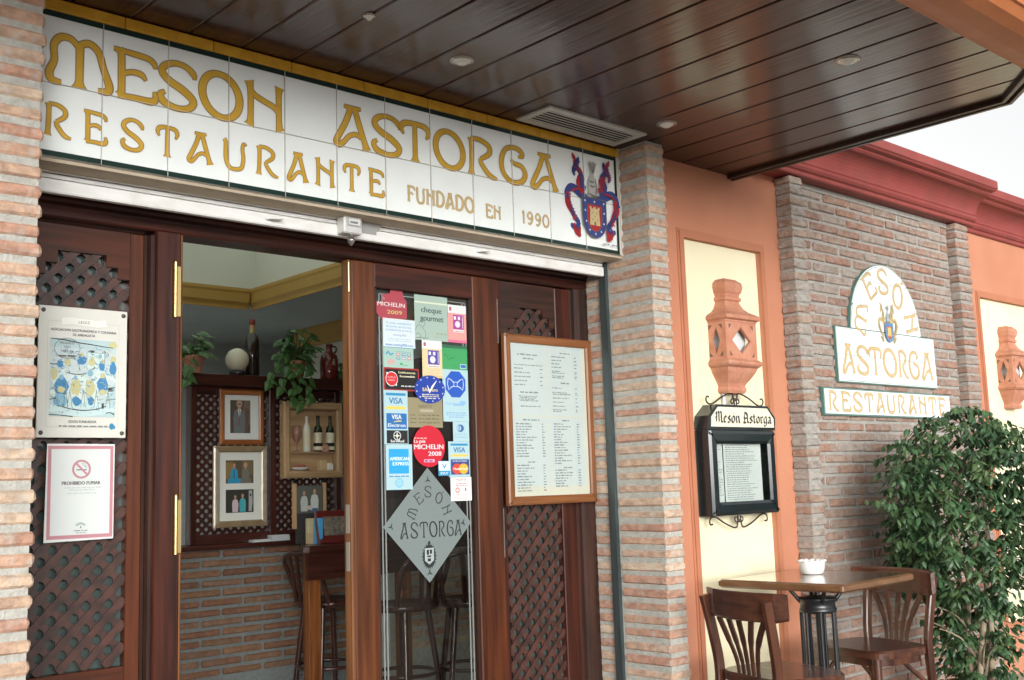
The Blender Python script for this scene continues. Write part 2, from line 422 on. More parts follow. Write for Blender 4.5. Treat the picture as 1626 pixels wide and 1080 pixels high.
# ------------------------------------------------------------------ art-nouveau capitals as strokes (x, z, halfwidth) in a unit box
GL = {
 'M': [[(.24, .03, .03), (.10, .05, .05), (.06, .2, .052), (.13, .45, .042), (.12, .75, .046), (.22, .93, .05), (.38, .93, .045), (.50, .76, .035)],
       [(.50, .88, .055), (.50, .3, .05), (.50, .1, .056), (.50, .0, .115)],
       [(.50, .86, .045), (.64, .93, .05), (.78, .80, .05), (.86, .48, .046), (.95, .16, .056), (.92, .04, .05), (.78, .02, .03)]],
 'E': [[(.14, .98, .07), (.19, .88, .05), (.20, .5, .05), (.20, .12, .05), (.15, .02, .075)],
       [(.02, .97, .025), (.4, .95, .04), (.78, .92, .042), (.92, .84, .04), (.95, .73, .015)],
       [(.2, .48, .03), (.42, .56, .036), (.64, .55, .042), (.74, .44, .015)],
       [(.12, .03, .035), (.5, .04, .04), (.86, .035, .05), (.96, .12, .045), (.93, .26, .015)]],
 'S': [[(.93, .70, .015), (.90, .82, .05), (.72, .94, .042), (.45, .97, .04), (.20, .88, .05), (.12, .73, .055), (.30, .57, .058), (.66, .42, .062), (.90, .24, .058), (.80, .07, .048), (.50, .02, .042), (.18, .09, .055), (.08, .24, .045), (.20, .33, .02)]],
 'N': [[(.12, 1, .085), (.15, .86, .05), (.16, .5, .046), (.15, .12, .05), (.12, 0, .095)], [(.86, 1, .085), (.84, .86, .05), (.84, .5, .046), (.85, .12, .05), (.88, 0, .095)],
       [(.15, .84, .03), (.26, .70, .045), (.5, .60, .045), (.72, .52, .045), (.85, .38, .03)]],
 'A': [[(.28, .99, .02), (.5, .955, .05), (.74, .99, .02)], [(.46, .95, .055), (.32, .58, .05), (.10, .16, .052), (.07, .05, .045), (.16, .02, .05), (.28, .11, .04), (.42, .27, .036), (.60, .34, .04), (.74, .27, .03)],
       [(.57, .95, .055), (.70, .54, .055), (.84, .14, .056), (.88, 0, .10)]],
 'T': [[(.50, .95, .045), (.5, .3, .05), (.5, .1, .056), (.5, 0, .11)], [(.14, .64, .01), (.06, .78, .042), (.14, .91, .052), (.35, .955, .046), (.5, .955, .045), (.68, .955, .046), (.88, .91, .052), (.95, .77, .042), (.86, .62, .01)]],
 'O': [[(.5 + .42 * math.sin(a) - .05 * math.cos(a), .5 + .47 * math.cos(a), .046 + .016 * abs(math.sin(a))) for a in [2 * pi * i / 16 for i in range(16)]] + ['c']],
 'R': [[(.12, .99, .075), (.15, .85, .05), (.15, .5, .05), (.13, .12, .05), (.12, 0, .095)], [(.14, .965, .035), (.45, .96, .045), (.72, .84, .052), (.74, .66, .05), (.56, .52, .04), (.42, .45, .03)],
       [(.41, .47, .03), (.46, .33, .05), (.64, .13, .05), (.80, .03, .045), (.98, 0, .015)]],
 'G': [[(.68, .74, .01), (.84, .80, .045), (.76, .93, .05), (.52, .98, .042), (.24, .88, .046), (.09, .56, .056), (.15, .22, .052), (.44, .02, .045), (.78, .08, .05), (.92, .29, .056), (.80, .50, .046), (.55, .54, .04), (.42, .63, .015)]],
 'U': [[(.03, .99, .05), (.10, .86, .05), (.11, .35, .056), (.24, .07, .05), (.5, .02, .045), (.76, .10, .05), (.84, .42, .046), (.80, .75, .044), (.86, .93, .035), (.98, .88, .01)]],
 'F': [[(.14, .98, .07), (.19, .88, .05), (.20, .5, .05), (.20, .12, .05), (.15, .0, .09)], [(.02, .97, .025), (.4, .95, .04), (.78, .92, .042), (.95, .73, .015)], [(.2, .50, .03), (.45, .56, .036), (.74, .46, .02)]],
 'D': [[(.14, .99, .06), (.17, .5, .05), (.14, .0, .06)], [(.12, .96, .04), (.5, .95, .045), (.86, .74, .055), (.88, .35, .055), (.6, .06, .045), (.12, .04, .04)]],
 '1': [[(.2, .78, .02), (.5, .97, .05), (.52, .5, .055), (.52, .08, .055), (.52, 0, .09)]],
 '9': [[(.80, .66, .05), (.5, .42, .04), (.14, .66, .055), (.5, .97, .045), (.84, .70, .055), (.76, .3, .055), (.45, .03, .045), (.2, .12, .03)]],
 '0': [[(.5 + .38 * math.sin(a), .5 + .46 * math.cos(a), .05) for a in [2 * pi * i / 14 for i in range(14)]] + ['c']],
}
def letter(P, ch, x0, x1, z0, z1, fill, line=None, lw=.028, wk=1, fn=None):
    """fn maps unit (u,v) to plane (x,z); default the upright box"""
    H = z1 - z0; keep = P.y
    if fn is None: fn = lambda u, v: (x0 + (x1 - x0) * u, z0 + H * v)
    acc = ch == 'Ó'
    st = list(GL['O' if acc else ch])
    if acc: st.append([(.60, 1.10, .03), (.78, 1.22, .045)])
    for ps in ((1, 0) if line else (0,)):
        for s in st:
            cl = s[-1] == 'c'; s_ = cr(s[:-1] if cl else s, 4, cl)
            P.ribbon([(*fn(p[0], p[1]), (p[2] * wk + (lw if ps else 0)) * H) for p in s_], line if ps else fill, cl)
    P.y = keep

# ================================================================== SETTING
ZM = 2.36508                     # height of the seam between the two tile rows of the sign
ZC = 2.618                       # underside of the canopy
structure(MB().box(-150, 150, -150, 150, -.3, 0).build('pavement', PAVE))
structure(MB().box(-3.4, 5.2, .42, 5.2, .001, .02).build('interior_floor', FLOORM))
def shell(x0, x1, y0, y1, z0, z1, m, name): return structure(MB().box(x0, x1, y0, y1, z0, z1).build(name, m))
shell(-3.4, 5.2, 4.8, 5.0, .02, 3.05, IWALL, 'interior_back_wall')
shell(-3.6, -3.4, .4, 5.0, .02, 3.05, IWHITE, 'interior_side_wall')
shell(3.1, 3.25, .42, 4.0, .02, 2.4, IWHITE, 'interior_side_wall')
shell(5.0, 5.2, .42, 4.8, .02, 2.4, IWHITE, 'interior_side_wall')
# lower grey ceiling round a raised tray
b = MB()
b.box(2.3, 5.0, .42, 4.8, 2.4, 2.5); b.box(-3.4, 2.3, 3.26, 4.8, 2.4, 2.5)
structure(b.build('interior_lower_ceiling', IWALL))
SKYCEIL = bpy.data.materials.new('added_translucent_ceiling'); SKYCEIL.use_nodes = True  # added translucent ceiling that passes sky light to brighten the tray
_n = SKYCEIL.node_tree.nodes; _l = SKYCEIL.node_tree.links; _n.remove(_n['Principled BSDF'])
_t = _n.new('ShaderNodeBsdfTranslucent'); _t.inputs[0].default_value = (.86, .98, .86, 1)
_d = _n.new('ShaderNodeBsdfDiffuse'); _d.inputs[0].default_value = (.60, .70, .60, 1)
_a = _n.new('ShaderNodeMixShader'); _a.inputs[0].default_value = .8
_l.new(_t.outputs[0], _a.inputs[2]); _l.new(_d.outputs[0], _a.inputs[1]); _l.new(_a.outputs[0], _n['Material Output'].inputs[0])
structure(MB().add([(-3.4, .42, 2.86), (2.4, .42, 2.86), (2.4, 3.36, 2.86), (-3.4, 3.36, 2.86)], [(0, 1, 2, 3)]).build('interior_ceiling', SKYCEIL))  # added translucent sheet over the tray, lit by the sky above
structure(MB().box(2.41, 5.2, .42, 4.8, 2.86, 2.98).build('interior_ceiling', IGREEN))
b = MB(); b.box(2.33, 2.4, .42, 3.29, 2.503, 2.858); b.box(-3.4, 2.33, 3.29, 3.36, 2.503, 2.858)
structure(b.build('ceiling_tray_side', IWHITE))
mo = thing('crown_moulding', 'ochre plaster moulding framing the raised pale ceiling seen through the open doorway', 'moulding', (2.3, 3.26, 2.4))
prof = [(0, -.012), (.02, -.012), (.02, .0), (.028, .012), (.05, .03), (.06, .085), (.072, .1), (.072, .118), (0, .118)]
MB().xprism([(3.2585 - d * .6, 2.4 + z) for d, z in prof], -3.39, 2.2545).build('back_length', IOCH, mo)
b = MB(); n = len(prof)
vs = [(2.2985 - d * .6, .43, 2.4 + z) for d, z in prof] + [(2.2985 - d * .6, 3.2575 - d * .0, 2.4 + z) for d, z in prof]
b.add(vs, [(i, n + i, n + (i + 1) % n, (i + 1) % n) for i in range(n)] + [list(range(n)), list(reversed(range(n, 2 * n)))]).build('side_length', IOCH, mo)
mo = thing('crown_moulding', 'ochre crown moulding along the top of the pale wall behind the dark red jug', 'moulding', (3.1, 4, 2.3))
vs = [(3.098 - d, .43, 2.398 - .0 - (.118 - z)) for d, z in prof] + [(3.098 - d, 4.0, 2.398 - (.118 - z)) for d, z in prof]
MB().add(vs, [(i, n + i, n + (i + 1) % n, (i + 1) % n) for i in range(n)] + [list(range(n)), list(reversed(range(n, 2 * n)))]).build('moulding_length', IOCH, mo)

# ------------------------------------------------------------------ the restaurant's outer wall
wall = thing('restaurant_wall', 'orange stucco restaurant wall with tall cream recessed panels', 'wall', (3, 0, 0))
b = MB()
TOP = 2.915
b.box(2.245, 2.585, -.03, .3, 0, TOP); b.box(2.585, 3.16, -.03, .3, 0, .30); b.box(2.585, 3.16, -.03, .3, 2.275, TOP)
b.box(3.16, 5.46, -.03, .3, 0, TOP); b.box(5.46, 7.4, -.03, .3, 0, .305); b.box(5.46, 7.4, -.03, .3, 2.275, TOP); b.box(7.4, 10, -.03, .3, 0, TOP)
b.box(2.26, 10, .302, .4, 0, TOP)
b.box(-.27, 2.245, .13, .4, 2.16, TOP)
b.box(-1.1, -.27, -.03, .4, 0, TOP); b.box(-3.2, -1.1, -.03, .4, 0, .5); b.box(-3.2, -1.1, -.03, .4, 2.35, TOP); b.box(-6, -3.2, -.03, .4, 0, TOP)  # unseen window opening added here to let sky light into the room
b.build('stucco', STUCCO, wall)
for x0, x1, z0 in ((2.585, 3.16, .30), (5.46, 7.4, .305)):
    MB().box(x0 + .001, x1 - .001, -.012, .1, z0 + .001, 2.274).build('cream_panel', CREAM, wall)
    b = MB(); q = .028
    b.box(x0 - q, x0, -.040, -.0295, z0 - q, 2.275 + q); b.box(x1, x1 + q, -.040, -.0295, z0 - q, 2.275 + q)
    b.box(x0, x1, -.040, -.0295, 2.275, 2.275 + q); b.box(x0, x1, -.040, -.0295, z0 - q, z0)
    b.box(x0 - q - .012, x0 - q, -.034, -.0295, z0 - q, 2.275 + q + .012); b.box(x1 + q, x1 + q + .012, -.034, -.0295, z0 - q, 2.275 + q + .012); b.box(x0 - q, x1 + q, -.034, -.0295, 2.275 + q, 2.275 + q + .012)
    b.build('panel_moulding', STUCCO2, wall)
b = MB(); b.box(-6, -3.4, .41, 5.2, 2.985, 3.1); b.box(2.4, 10, .41, 5.2, 2.985, 3.1); b.box(-3.4, 2.4, 3.36, 5.2, 2.985, 3.1); b.build('flat_roof', MORTAR2, wall)  # gap left over the tray so sky light reaches the translucent sheet
MB().box(5.2, 10, .41, 5.2, 0, 2.98).build('wing', STUCCO, wall)
MB().box(-6, -3.61, .41, 5.2, 0, 2.98).build('wing', STUCCO, wall)
# cornice
def cprof(d):
    p = [(.0, 2.672), (-d - .012, 2.672), (-d - .018, 2.678), (-d - .018, 2.694), (-d - .030, 2.700), (-d - .038, 2.712), (-d - .036, 2.726), (-d - .030, 2.732)]
    for i in range(9):
        a = pi / 2 * i / 8; p.append((-d - .034 - .088 * (1 - math.cos(a)), 2.736 + .096 * math.sin(a)))
    p += [(-d - .128, 2.834), (-d - .138, 2.842), (-d - .138, 2.852), (-d - .165, 2.856), (-d - .172, 2.864), (-d - .180, 2.868), (-d - .180, 2.912), (-d - .174, 2.918), (0, 2.93)]
    return p
cor = thing('cornice', 'red painted moulded cornice stepping forward over the brick panel', 'cornice', (4.2, 0, 2.68))
MB().xprism([(y - .031 if y < 0 else -.031, z) for y, z in cprof(.085)], 3.12, 5.265).build('projecting_length', REDC, cor)
MB().xprism([(y - .031 if y < 0 else -.031, z) for y, z in cprof(.0)], 5.266, 10).build('set_back_length', REDC, cor)
MB().xprism([(y - .031 if y < 0 else -.031, z) for y, z in cprof(.0)], 3.02, 3.119).build('set_back_length', REDC, cor)

# ------------------------------------------------------------------ bricks
def brick_mesh(L, D, H, seed, rough=.004, ch=.007):
    """centred brick; rounded uneven long edges; 32 vertices"""
    r = random.Random(seed); ns = 4; vs = []; fs = []
    for i in range(ns):
        x = (-L / 2, -L / 2 + .007, L / 2 - .007, L / 2)[i]
        e = .005 if i in (0, ns - 1) else 0
        for (y, z) in ((-1, -1), (-1, 1), (1, 1), (1, -1)):
            hy, hz = D / 2 - e, H / 2 - e
            a = (y * hy, z * (hz - ch)); b_ = (y * (hy - ch), z * hz)
            pr = (a, b_) if (y, z) in ((-1, 1), (1, -1)) else (b_, a)
            for q in pr: vs.append((x + r.uniform(-rough, rough) * .6, q[0] + r.uniform(-rough, rough), q[1] + r.uniform(-rough, rough) * .7))
    n = 8
    for i in range(ns - 1):
        for j in range(n):
            fs.append((i * n + j, (i + 1) * n + j, (i + 1) * n + (j + 1) % n, i * n + (j + 1) % n))
    fs += [list(range(n)), [(ns - 1) * n + j for j in reversed(range(n))]]
    me = bpy.data.meshes.new('brick'); me.from_pydata(vs, [], [[i for i in f] for f in fs]); me.update()
    return me
def variants(L, D, H, m, n=6, rough=.004, ch=.007):
    out = []
    for k in range(n):
        me = brick_mesh(L, D, H, k * 13 + int(L * 1000), rough, ch); me.materials.append(m); out.append(me)
    return out
PITCH, BH = .0522, .0335
def brick_inst(meshes, parent, loc, zrot=0, jx=.004, jr=.004):
    me = random.choice(meshes)
    return inst('brick', me, parent, (loc[0] + random.uniform(-jx, jx), loc[1] + random.uniform(-.0018, .0018), loc[2] + random.uniform(-.0022, .0022)),
                (random.uniform(-jr, jr), random.uniform(-jr, jr) * .7, zrot + random.choice((0, pi)) + random.uniform(-jr, jr)))
# left pillar
lp = thing('brick_pillar', 'rustic brick pillar at the left edge beside the no smoking notice', 'pillar', (-.4, -.08, 0))
MB().box(-.72, -.2245, -.1550, .30, 0, ZC - .002).build('mortar', MORTAR, lp)
A = variants(.27, .25, BH, BRICK, 8, .0018, .0065); A2 = variants(.22, .25, BH, BRICK, 6, .0018, .0065)
z = .0178; k = 0
while z < ZC - .02:
    brick_inst(A, lp, (-.351, -.0365, z)); 
    brick_inst(A2, lp, (-.61, -.0365, z)); z += PITCH; k += 1
# right pillar: a header course that turns the corner into the reveal, and a short run behind the shutter rail
rp = thing('brick_pillar', 'narrow rustic brick pillar at the right of the doorway', 'pillar', (2.28, 0, 0))
b = MB(); b.box(2.2225, 2.328, -.1525, .093, 0, ZC - .002); b.box(2.2225, 2.243, .131, .30, 0, 2.155); b.build('mortar', MORTAR, rp)
A = variants(.243, .118, BH, BRICK, 8, .0018, .0065); A2 = variants(.088, .06, BH, BRICK, 5, .0015, .005)
z = .0178 + .012
while z < ZC - .02:
    brick_inst(A, rp, (2.276, -.037, z), pi / 2, .003)
    if z < 2.13: brick_inst(A2, rp, (2.246, .176, z), pi / 2, .002)
    z += PITCH
MB().box(2.214, 2.246, -.004, .088, 2.15, 2.62).build('sign_end_mortar', GROUT, rp)
# brick panel between two pilasters
bp = thing('brick_wall', 'recessed rustic brick wall panel behind the arched tile sign', 'brick wall', (4.2, -.05, 0))
MB().box(3.445, 5.04, -.0585, -.0305, 0, 2.655).build('mortar', MORTAR2, bp)
MB().box(3.445, 5.04, -.068, -.0590, 2.642, 2.67, ).build('mortar_cap', MORTAR2, bp)
A = variants(.235, .045, .039, BRICK2, 8, .0025, .005); Hf = variants(.115, .045, .039, BRICK2, 5, .0025, .005)
z = 2.622; row = 0
low = MB()
while z > .02:
    x = 3.447 - (.123 if row % 2 else 0) - random.uniform(0, .02)
    while x < 5.035:
        xa, xb = max(x, 3.447), min(x + .246, 5.037)
        if xb - xa > .04:
            if z < .42: low.box(xa + .005, xb - .005, -.068, -.04, z - .018, z + .018)
            else:
                me = random.choice(A if xb - xa > .17 else Hf); L0 = .235 if xb - xa > .17 else .115
                inst('brick', me, bp, ((xa + xb) / 2, -.0445 + random.uniform(-.002, .002), z + random.uniform(-.002, .002)), (random.uniform(-.02, .02), random.uniform(-.006, .006), random.choice((0, pi)) + random.uniform(-.004, .004)), ((xb - xa - .009) / L0, 1, 1))
        x += .252 + random.uniform(-.014, .014)
    z -= .0533; row += 1
low.build('low_bricks', BRICK2, bp, kind='stuff')
for nm, lab, x0, x1, ly in (('l', 'weathered grey brick pilaster left of the brick panel, beside the black menu box', 3.325, 3.44, 0), ('r', 'weathered brick pilaster right of the brick panel, behind the leafy tree', 5.04, 5.2, 1)):
    pl = thing('brick_pilaster', lab, 'pilaster', ((x0 + x1) / 2, -.07, 0))
    MB().box(x0 + .009, x1 - .009, -.1125, -.0305, 0, 2.66).build('mortar', MORTAR2, pl)
    A = variants(x1 - x0, .09, .037, BRICK3 if not ly else BRICK2, 6, .0035, .006)
    z = 2.648
    while z > .03:
        brick_inst(A, pl, ((x0 + x1) / 2, -.0765, z), 0, .004, .012); z -= .0533

# ------------------------------------------------------------------ canopy
can = thing('canopy', 'dark varnished plank canopy over the restaurant doorway', 'canopy', (1, -.8, ZC))
XR = 2.985
xs_ = [.625 + .18 * i for i in range(-14, 14)]
CH = [(XR, -1.335), (2.81, -1.465)]
plank = None
for i, x in enumerate(xs_):
    xa, xb = x + .0035, x + .1765
    if xa > XR: break
    xb = min(xb, XR - .012)
    if xb - xa < .02: continue
    ye = -1.52
    def yend(xx): return ye if xx < 2.74 else ye + (xx - 2.74) * .75
    z0 = ZC; n = 7; b = MB(); c = .004
    poly = [(xa, -.0), (xb, -.0), (xb, yend(xb)), (xa, yend(xa))]
    b.add([(xa + c, .12, z0), (xb - c, .12, z0), (xb - c, yend(xb), z0), (xa + c, yend(xa), z0),
           (xa, .12, z0 + c), (xb, .12, z0 + c), (xb, yend(xb), z0 + c), (xa, yend(xa), z0 + c), (xa, .12, z0 + .02), (xb, .12, z0 + .02), (xb, yend(xb), z0 + .02), (xa, yend(xa), z0 + .02)],
          [(0, 1, 2, 3), (0, 4, 5, 1), (1, 5, 6, 2), (2, 6, 7, 3), (3, 7, 4, 0), (4, 8, 9, 5), (5, 9, 10, 6), (6, 10, 11, 7), (7, 11, 8, 4), (8, 11, 10, 9)])
    b.build('plank', PLANK, can)
b = MB()
b.zprism([(-2, .12), (XR - .01, .12), (XR - .01, -1.34), (2.77, -1.5), (-2, -1.5)], ZC + .006, ZC + .012)
b.build('plank_joint_backing', SEAM, can)
b = MB()
b.sweep([(XR - .03, -.032, ZC - .006), (XR - .03, -1.325, ZC - .006), (2.74, -1.505, ZC - .006)], .024, .022, (0, 0, 1))
b.sweep([(XR - .004, -.032, ZC - .004), (XR - .004, -1.34, ZC - .004), (2.76, -1.53, ZC - .004)], .022, .034, (0, 0, 1))
b.build('edge_trim', wood('canopy_trim', (.02, .01, .008), (.05, .03, .022), 1), can)
MB().zprism([(-2, -.03), (XR, -.03), (XR, -1.345), (2.76, -1.52), (-2, -1.52)], ZC + .021, ZC + .16).build('canopy_deck', BEAM, can)
b = MB()
pf = [(-1.520, ZC - .012), (-1.530, ZC - .02), (-1.550, ZC - .02), (-1.556, ZC - .03), (-1.60, ZC - .035), (-1.66, ZC - .03), (-1.70, ZC - .015), (-1.72, ZC + .01), (-1.73, ZC + .012), (-1.735, ZC + .06), (-1.735, ZC + .3), (-1.52, ZC + .3)]
b.xprism(pf, -2, 3.4).build('front_beam', BEAM, can)
MB().xprism([(-1.7355, ZC + .05), (-1.76, ZC + .05), (-1.77, ZC + .07), (-1.79, ZC + .1), (-1.84, ZC + .14), (-1.88, ZC + .15), (-1.88, ZC + .24), (-1.7355, ZC + .24)], -2, 3.4).build('beam_cornice', REDC, can)
# down lights and vent
for i, (x, y, lab, big) in enumerate(((1.068, -.347, 'recessed ceiling spotlight above the middle of the sign', 1), (.625, -.447, 'tiny bright spotlight in the planks left of the round spotlight', .45), (2.134, -.34, 'recessed ceiling spotlight next to the white air vent and the pillar', 1), (2.114, -1.16, 'recessed ceiling spotlight near the outer edge of the canopy', 1))):
    t = thing('ceiling_spotlight', lab, 'spotlight', (x, y, ZC), 'spotlights in the canopy')
    MB().lathe([(.030 * big, -.004), (.040 * big, -.005), (.043 * big, -.001), (.043 * big, .0005)], (x, y, ZC), 24).build('ring', mat('spot_ring', (.34, .31, .28), rough=.25, metallic=1), t)
    MB().lathe([(.0, -.016), (.012 * big, -.015), (.021 * big, -.010), (.0255 * big, -.0045), (.0295 * big, -.0042)], (x, y, ZC), 20).build('lens', mat('lamp_lens', (.75, .75, .72), rough=.15, coat=.5), t)
t = thing('air_vent', 'white rectangular air vent grille in the canopy above the end of the sign', 'vent', (1.88, -.12, ZC))
x0, x1, y0, y1 = 1.605, 2.16, -.215, -.03
b = MB(); e = .03
for q in ((x0, x1, y0, y0 + e), (x0, x1, y1 - e, y1), (x0, x0 + e, y0 + e, y1 - e), (x1 - e, x1, y0 + e, y1 - e)): b.box(*q, ZC - .008, ZC - .0005, 0)
b.build('frame', ALU, t)
MB().box(x0 + e, x1 - e, y0 + e, y1 - e, ZC - .002, ZC - .0006).build('duct_shade', DARK, t)  # near-black sheet standing in for the shade inside the duct
for i in range(6):
    y = y0 + e + .012 + i * .0205
    MB().add([(x0 + e, y + .0075, ZC - .0024), (x1 - e, y + .0075, ZC - .0024), (x1 - e, y - .0065, ZC - .0062), (x0 + e, y - .0065, ZC - .0062), (x0 + e, y + .0085, ZC - .0034), (x1 - e, y + .0085, ZC - .0034), (x1 - e, y - .0055, ZC - .0072), (x0 + e, y - .0055, ZC - .0072)],
             [(0, 1, 2, 3), (4, 7, 6, 5), (0, 4, 5, 1), (2, 6, 7, 3)]).build('slat', ALU, t)

# ------------------------------------------------------------------ tile sign over the door
sg = thing('shop_sign', 'long white tile sign with yellow letters MESON ASTORGA RESTAURANTE over the door', 'sign', (1, .03, ZM))
TH = .2116
cx = [-.178] + [.2 * i for i in range(12)] + [2.213]
cx[0] = -.19
for i in range(12):
    xa, xb = cx[i], cx[i + 1]
    if i == 11: xb = 2.2
    for z0, z1 in ((ZM - TH, ZM), (ZM, ZM + TH)):
        MB().box(xa + .001, xb - .001, .0 + random.uniform(-.0006, .0006), .02, z0 + .001, z1 - .001, b=.0012).build('tile', TILE, sg)
yb = [-.19, .065, .348, .627, .914, 1.193, 1.479, 1.758, 1.985, 2.225]
for i in range(9):
    MB().box(yb[i] + .001, yb[i + 1] - .001, -.002, .02, ZM + TH + .0025, ZC - .003, b=.002).build('border_tile', TILEY, sg)
b = MB(); b.box(-.19, 2.228, .0205, .085, ZM - TH - .004, ZC - .003)
b.build('backing', GROUT, sg)
MB().box(-.19, 2.228, .003, .098, ZM - TH - .014, ZM - TH - .0045).build('underside', TAN, sg)
MB().box(2.2045, 2.213, -.0005, .02, ZM - TH, ZM + TH + .002).build('end_border', GROUT, sg)
P = Print(-.0016)
P.rect(-.19, 2.2, ZM + TH - .017, ZM + TH - .0005, TILEDK); P.rect(-.19, 2.2, ZM - TH + .0005, ZM - TH + .016, TILEDK); P.rect(2.187, 2.2, ZM - TH, ZM + TH, TILEDK)
P.build('dark_border', sg)
def part_letter(parent, y, *a):
    Q = Print(y, .00004); letter(Q, *a); return Q.build('letter', parent)
def word(y, s, boxes, z0, z1, fill, line, lw=.028, wk=1):
    for c, (a, b_) in zip(s, boxes): part_letter(sg, y, c, a, b_, z0, z1, fill, line, lw, wk)
P = -.0020
word(P, 'MESON', [(-.163, .029), (.028, .165), (.164, .293), (.298, .448), (.452, .601)], ZM + .002, ZM + .150, GOLD, GOLDLN, .026, 1.16)
word(P, 'ASTORGA', [(.785, .939), (.939, 1.073), (1.062, 1.199), (1.213, 1.365), (1.374, 1.525), (1.532, 1.681), (1.694, 1.854)], ZM + .001, ZM + .146, GOLD, GOLDLN, .026, 1.16)
word(P, 'RESTAURANTE', [(-.161, -.085), (-.054, .015), (.055, .125), (.163, .233), (.261, .347), (.381, .463), (.494, .576), (.607, .687), (.712, .79), (.823, .891), (.924, .991)], ZM - .153, ZM - .058, GOLD, GOLDLN, .03, 1.05)
x = 1.091
fb = []
for c, wd in zip('FUNDADO', (.036, .040, .040, .040, .042, .040, .046)): fb.append((x, x + wd)); x += wd + .0043
word(P, 'FUNDADO', fb, ZM - .150, ZM - .092, GOLD2, GOLD2LN, .035, 1.1)
word(P, 'EN', [(1.457, 1.492), (1.497, 1.534)], ZM - .156, ZM - .104, GOLD2, GOLD2LN, .035, 1.1)
word(P, '1990', [(1.640, 1.664), (1.668, 1.705), (1.711, 1.747), (1.752, 1.792)], ZM - .153, ZM - .102, GOLD2, GOLD2LN, .035, 1.1)
b = MB()
for i in range(1, 12): b.box(.2 * (i - 1) - .0006, .2 * (i - 1) + .0006, -.0036, .01, ZM - TH, ZM + TH)
b.box(-.19, 2.2, -.0035, .01, ZM - .0005, ZM + .0005)
b.build('grout_line', GROUT, sg)
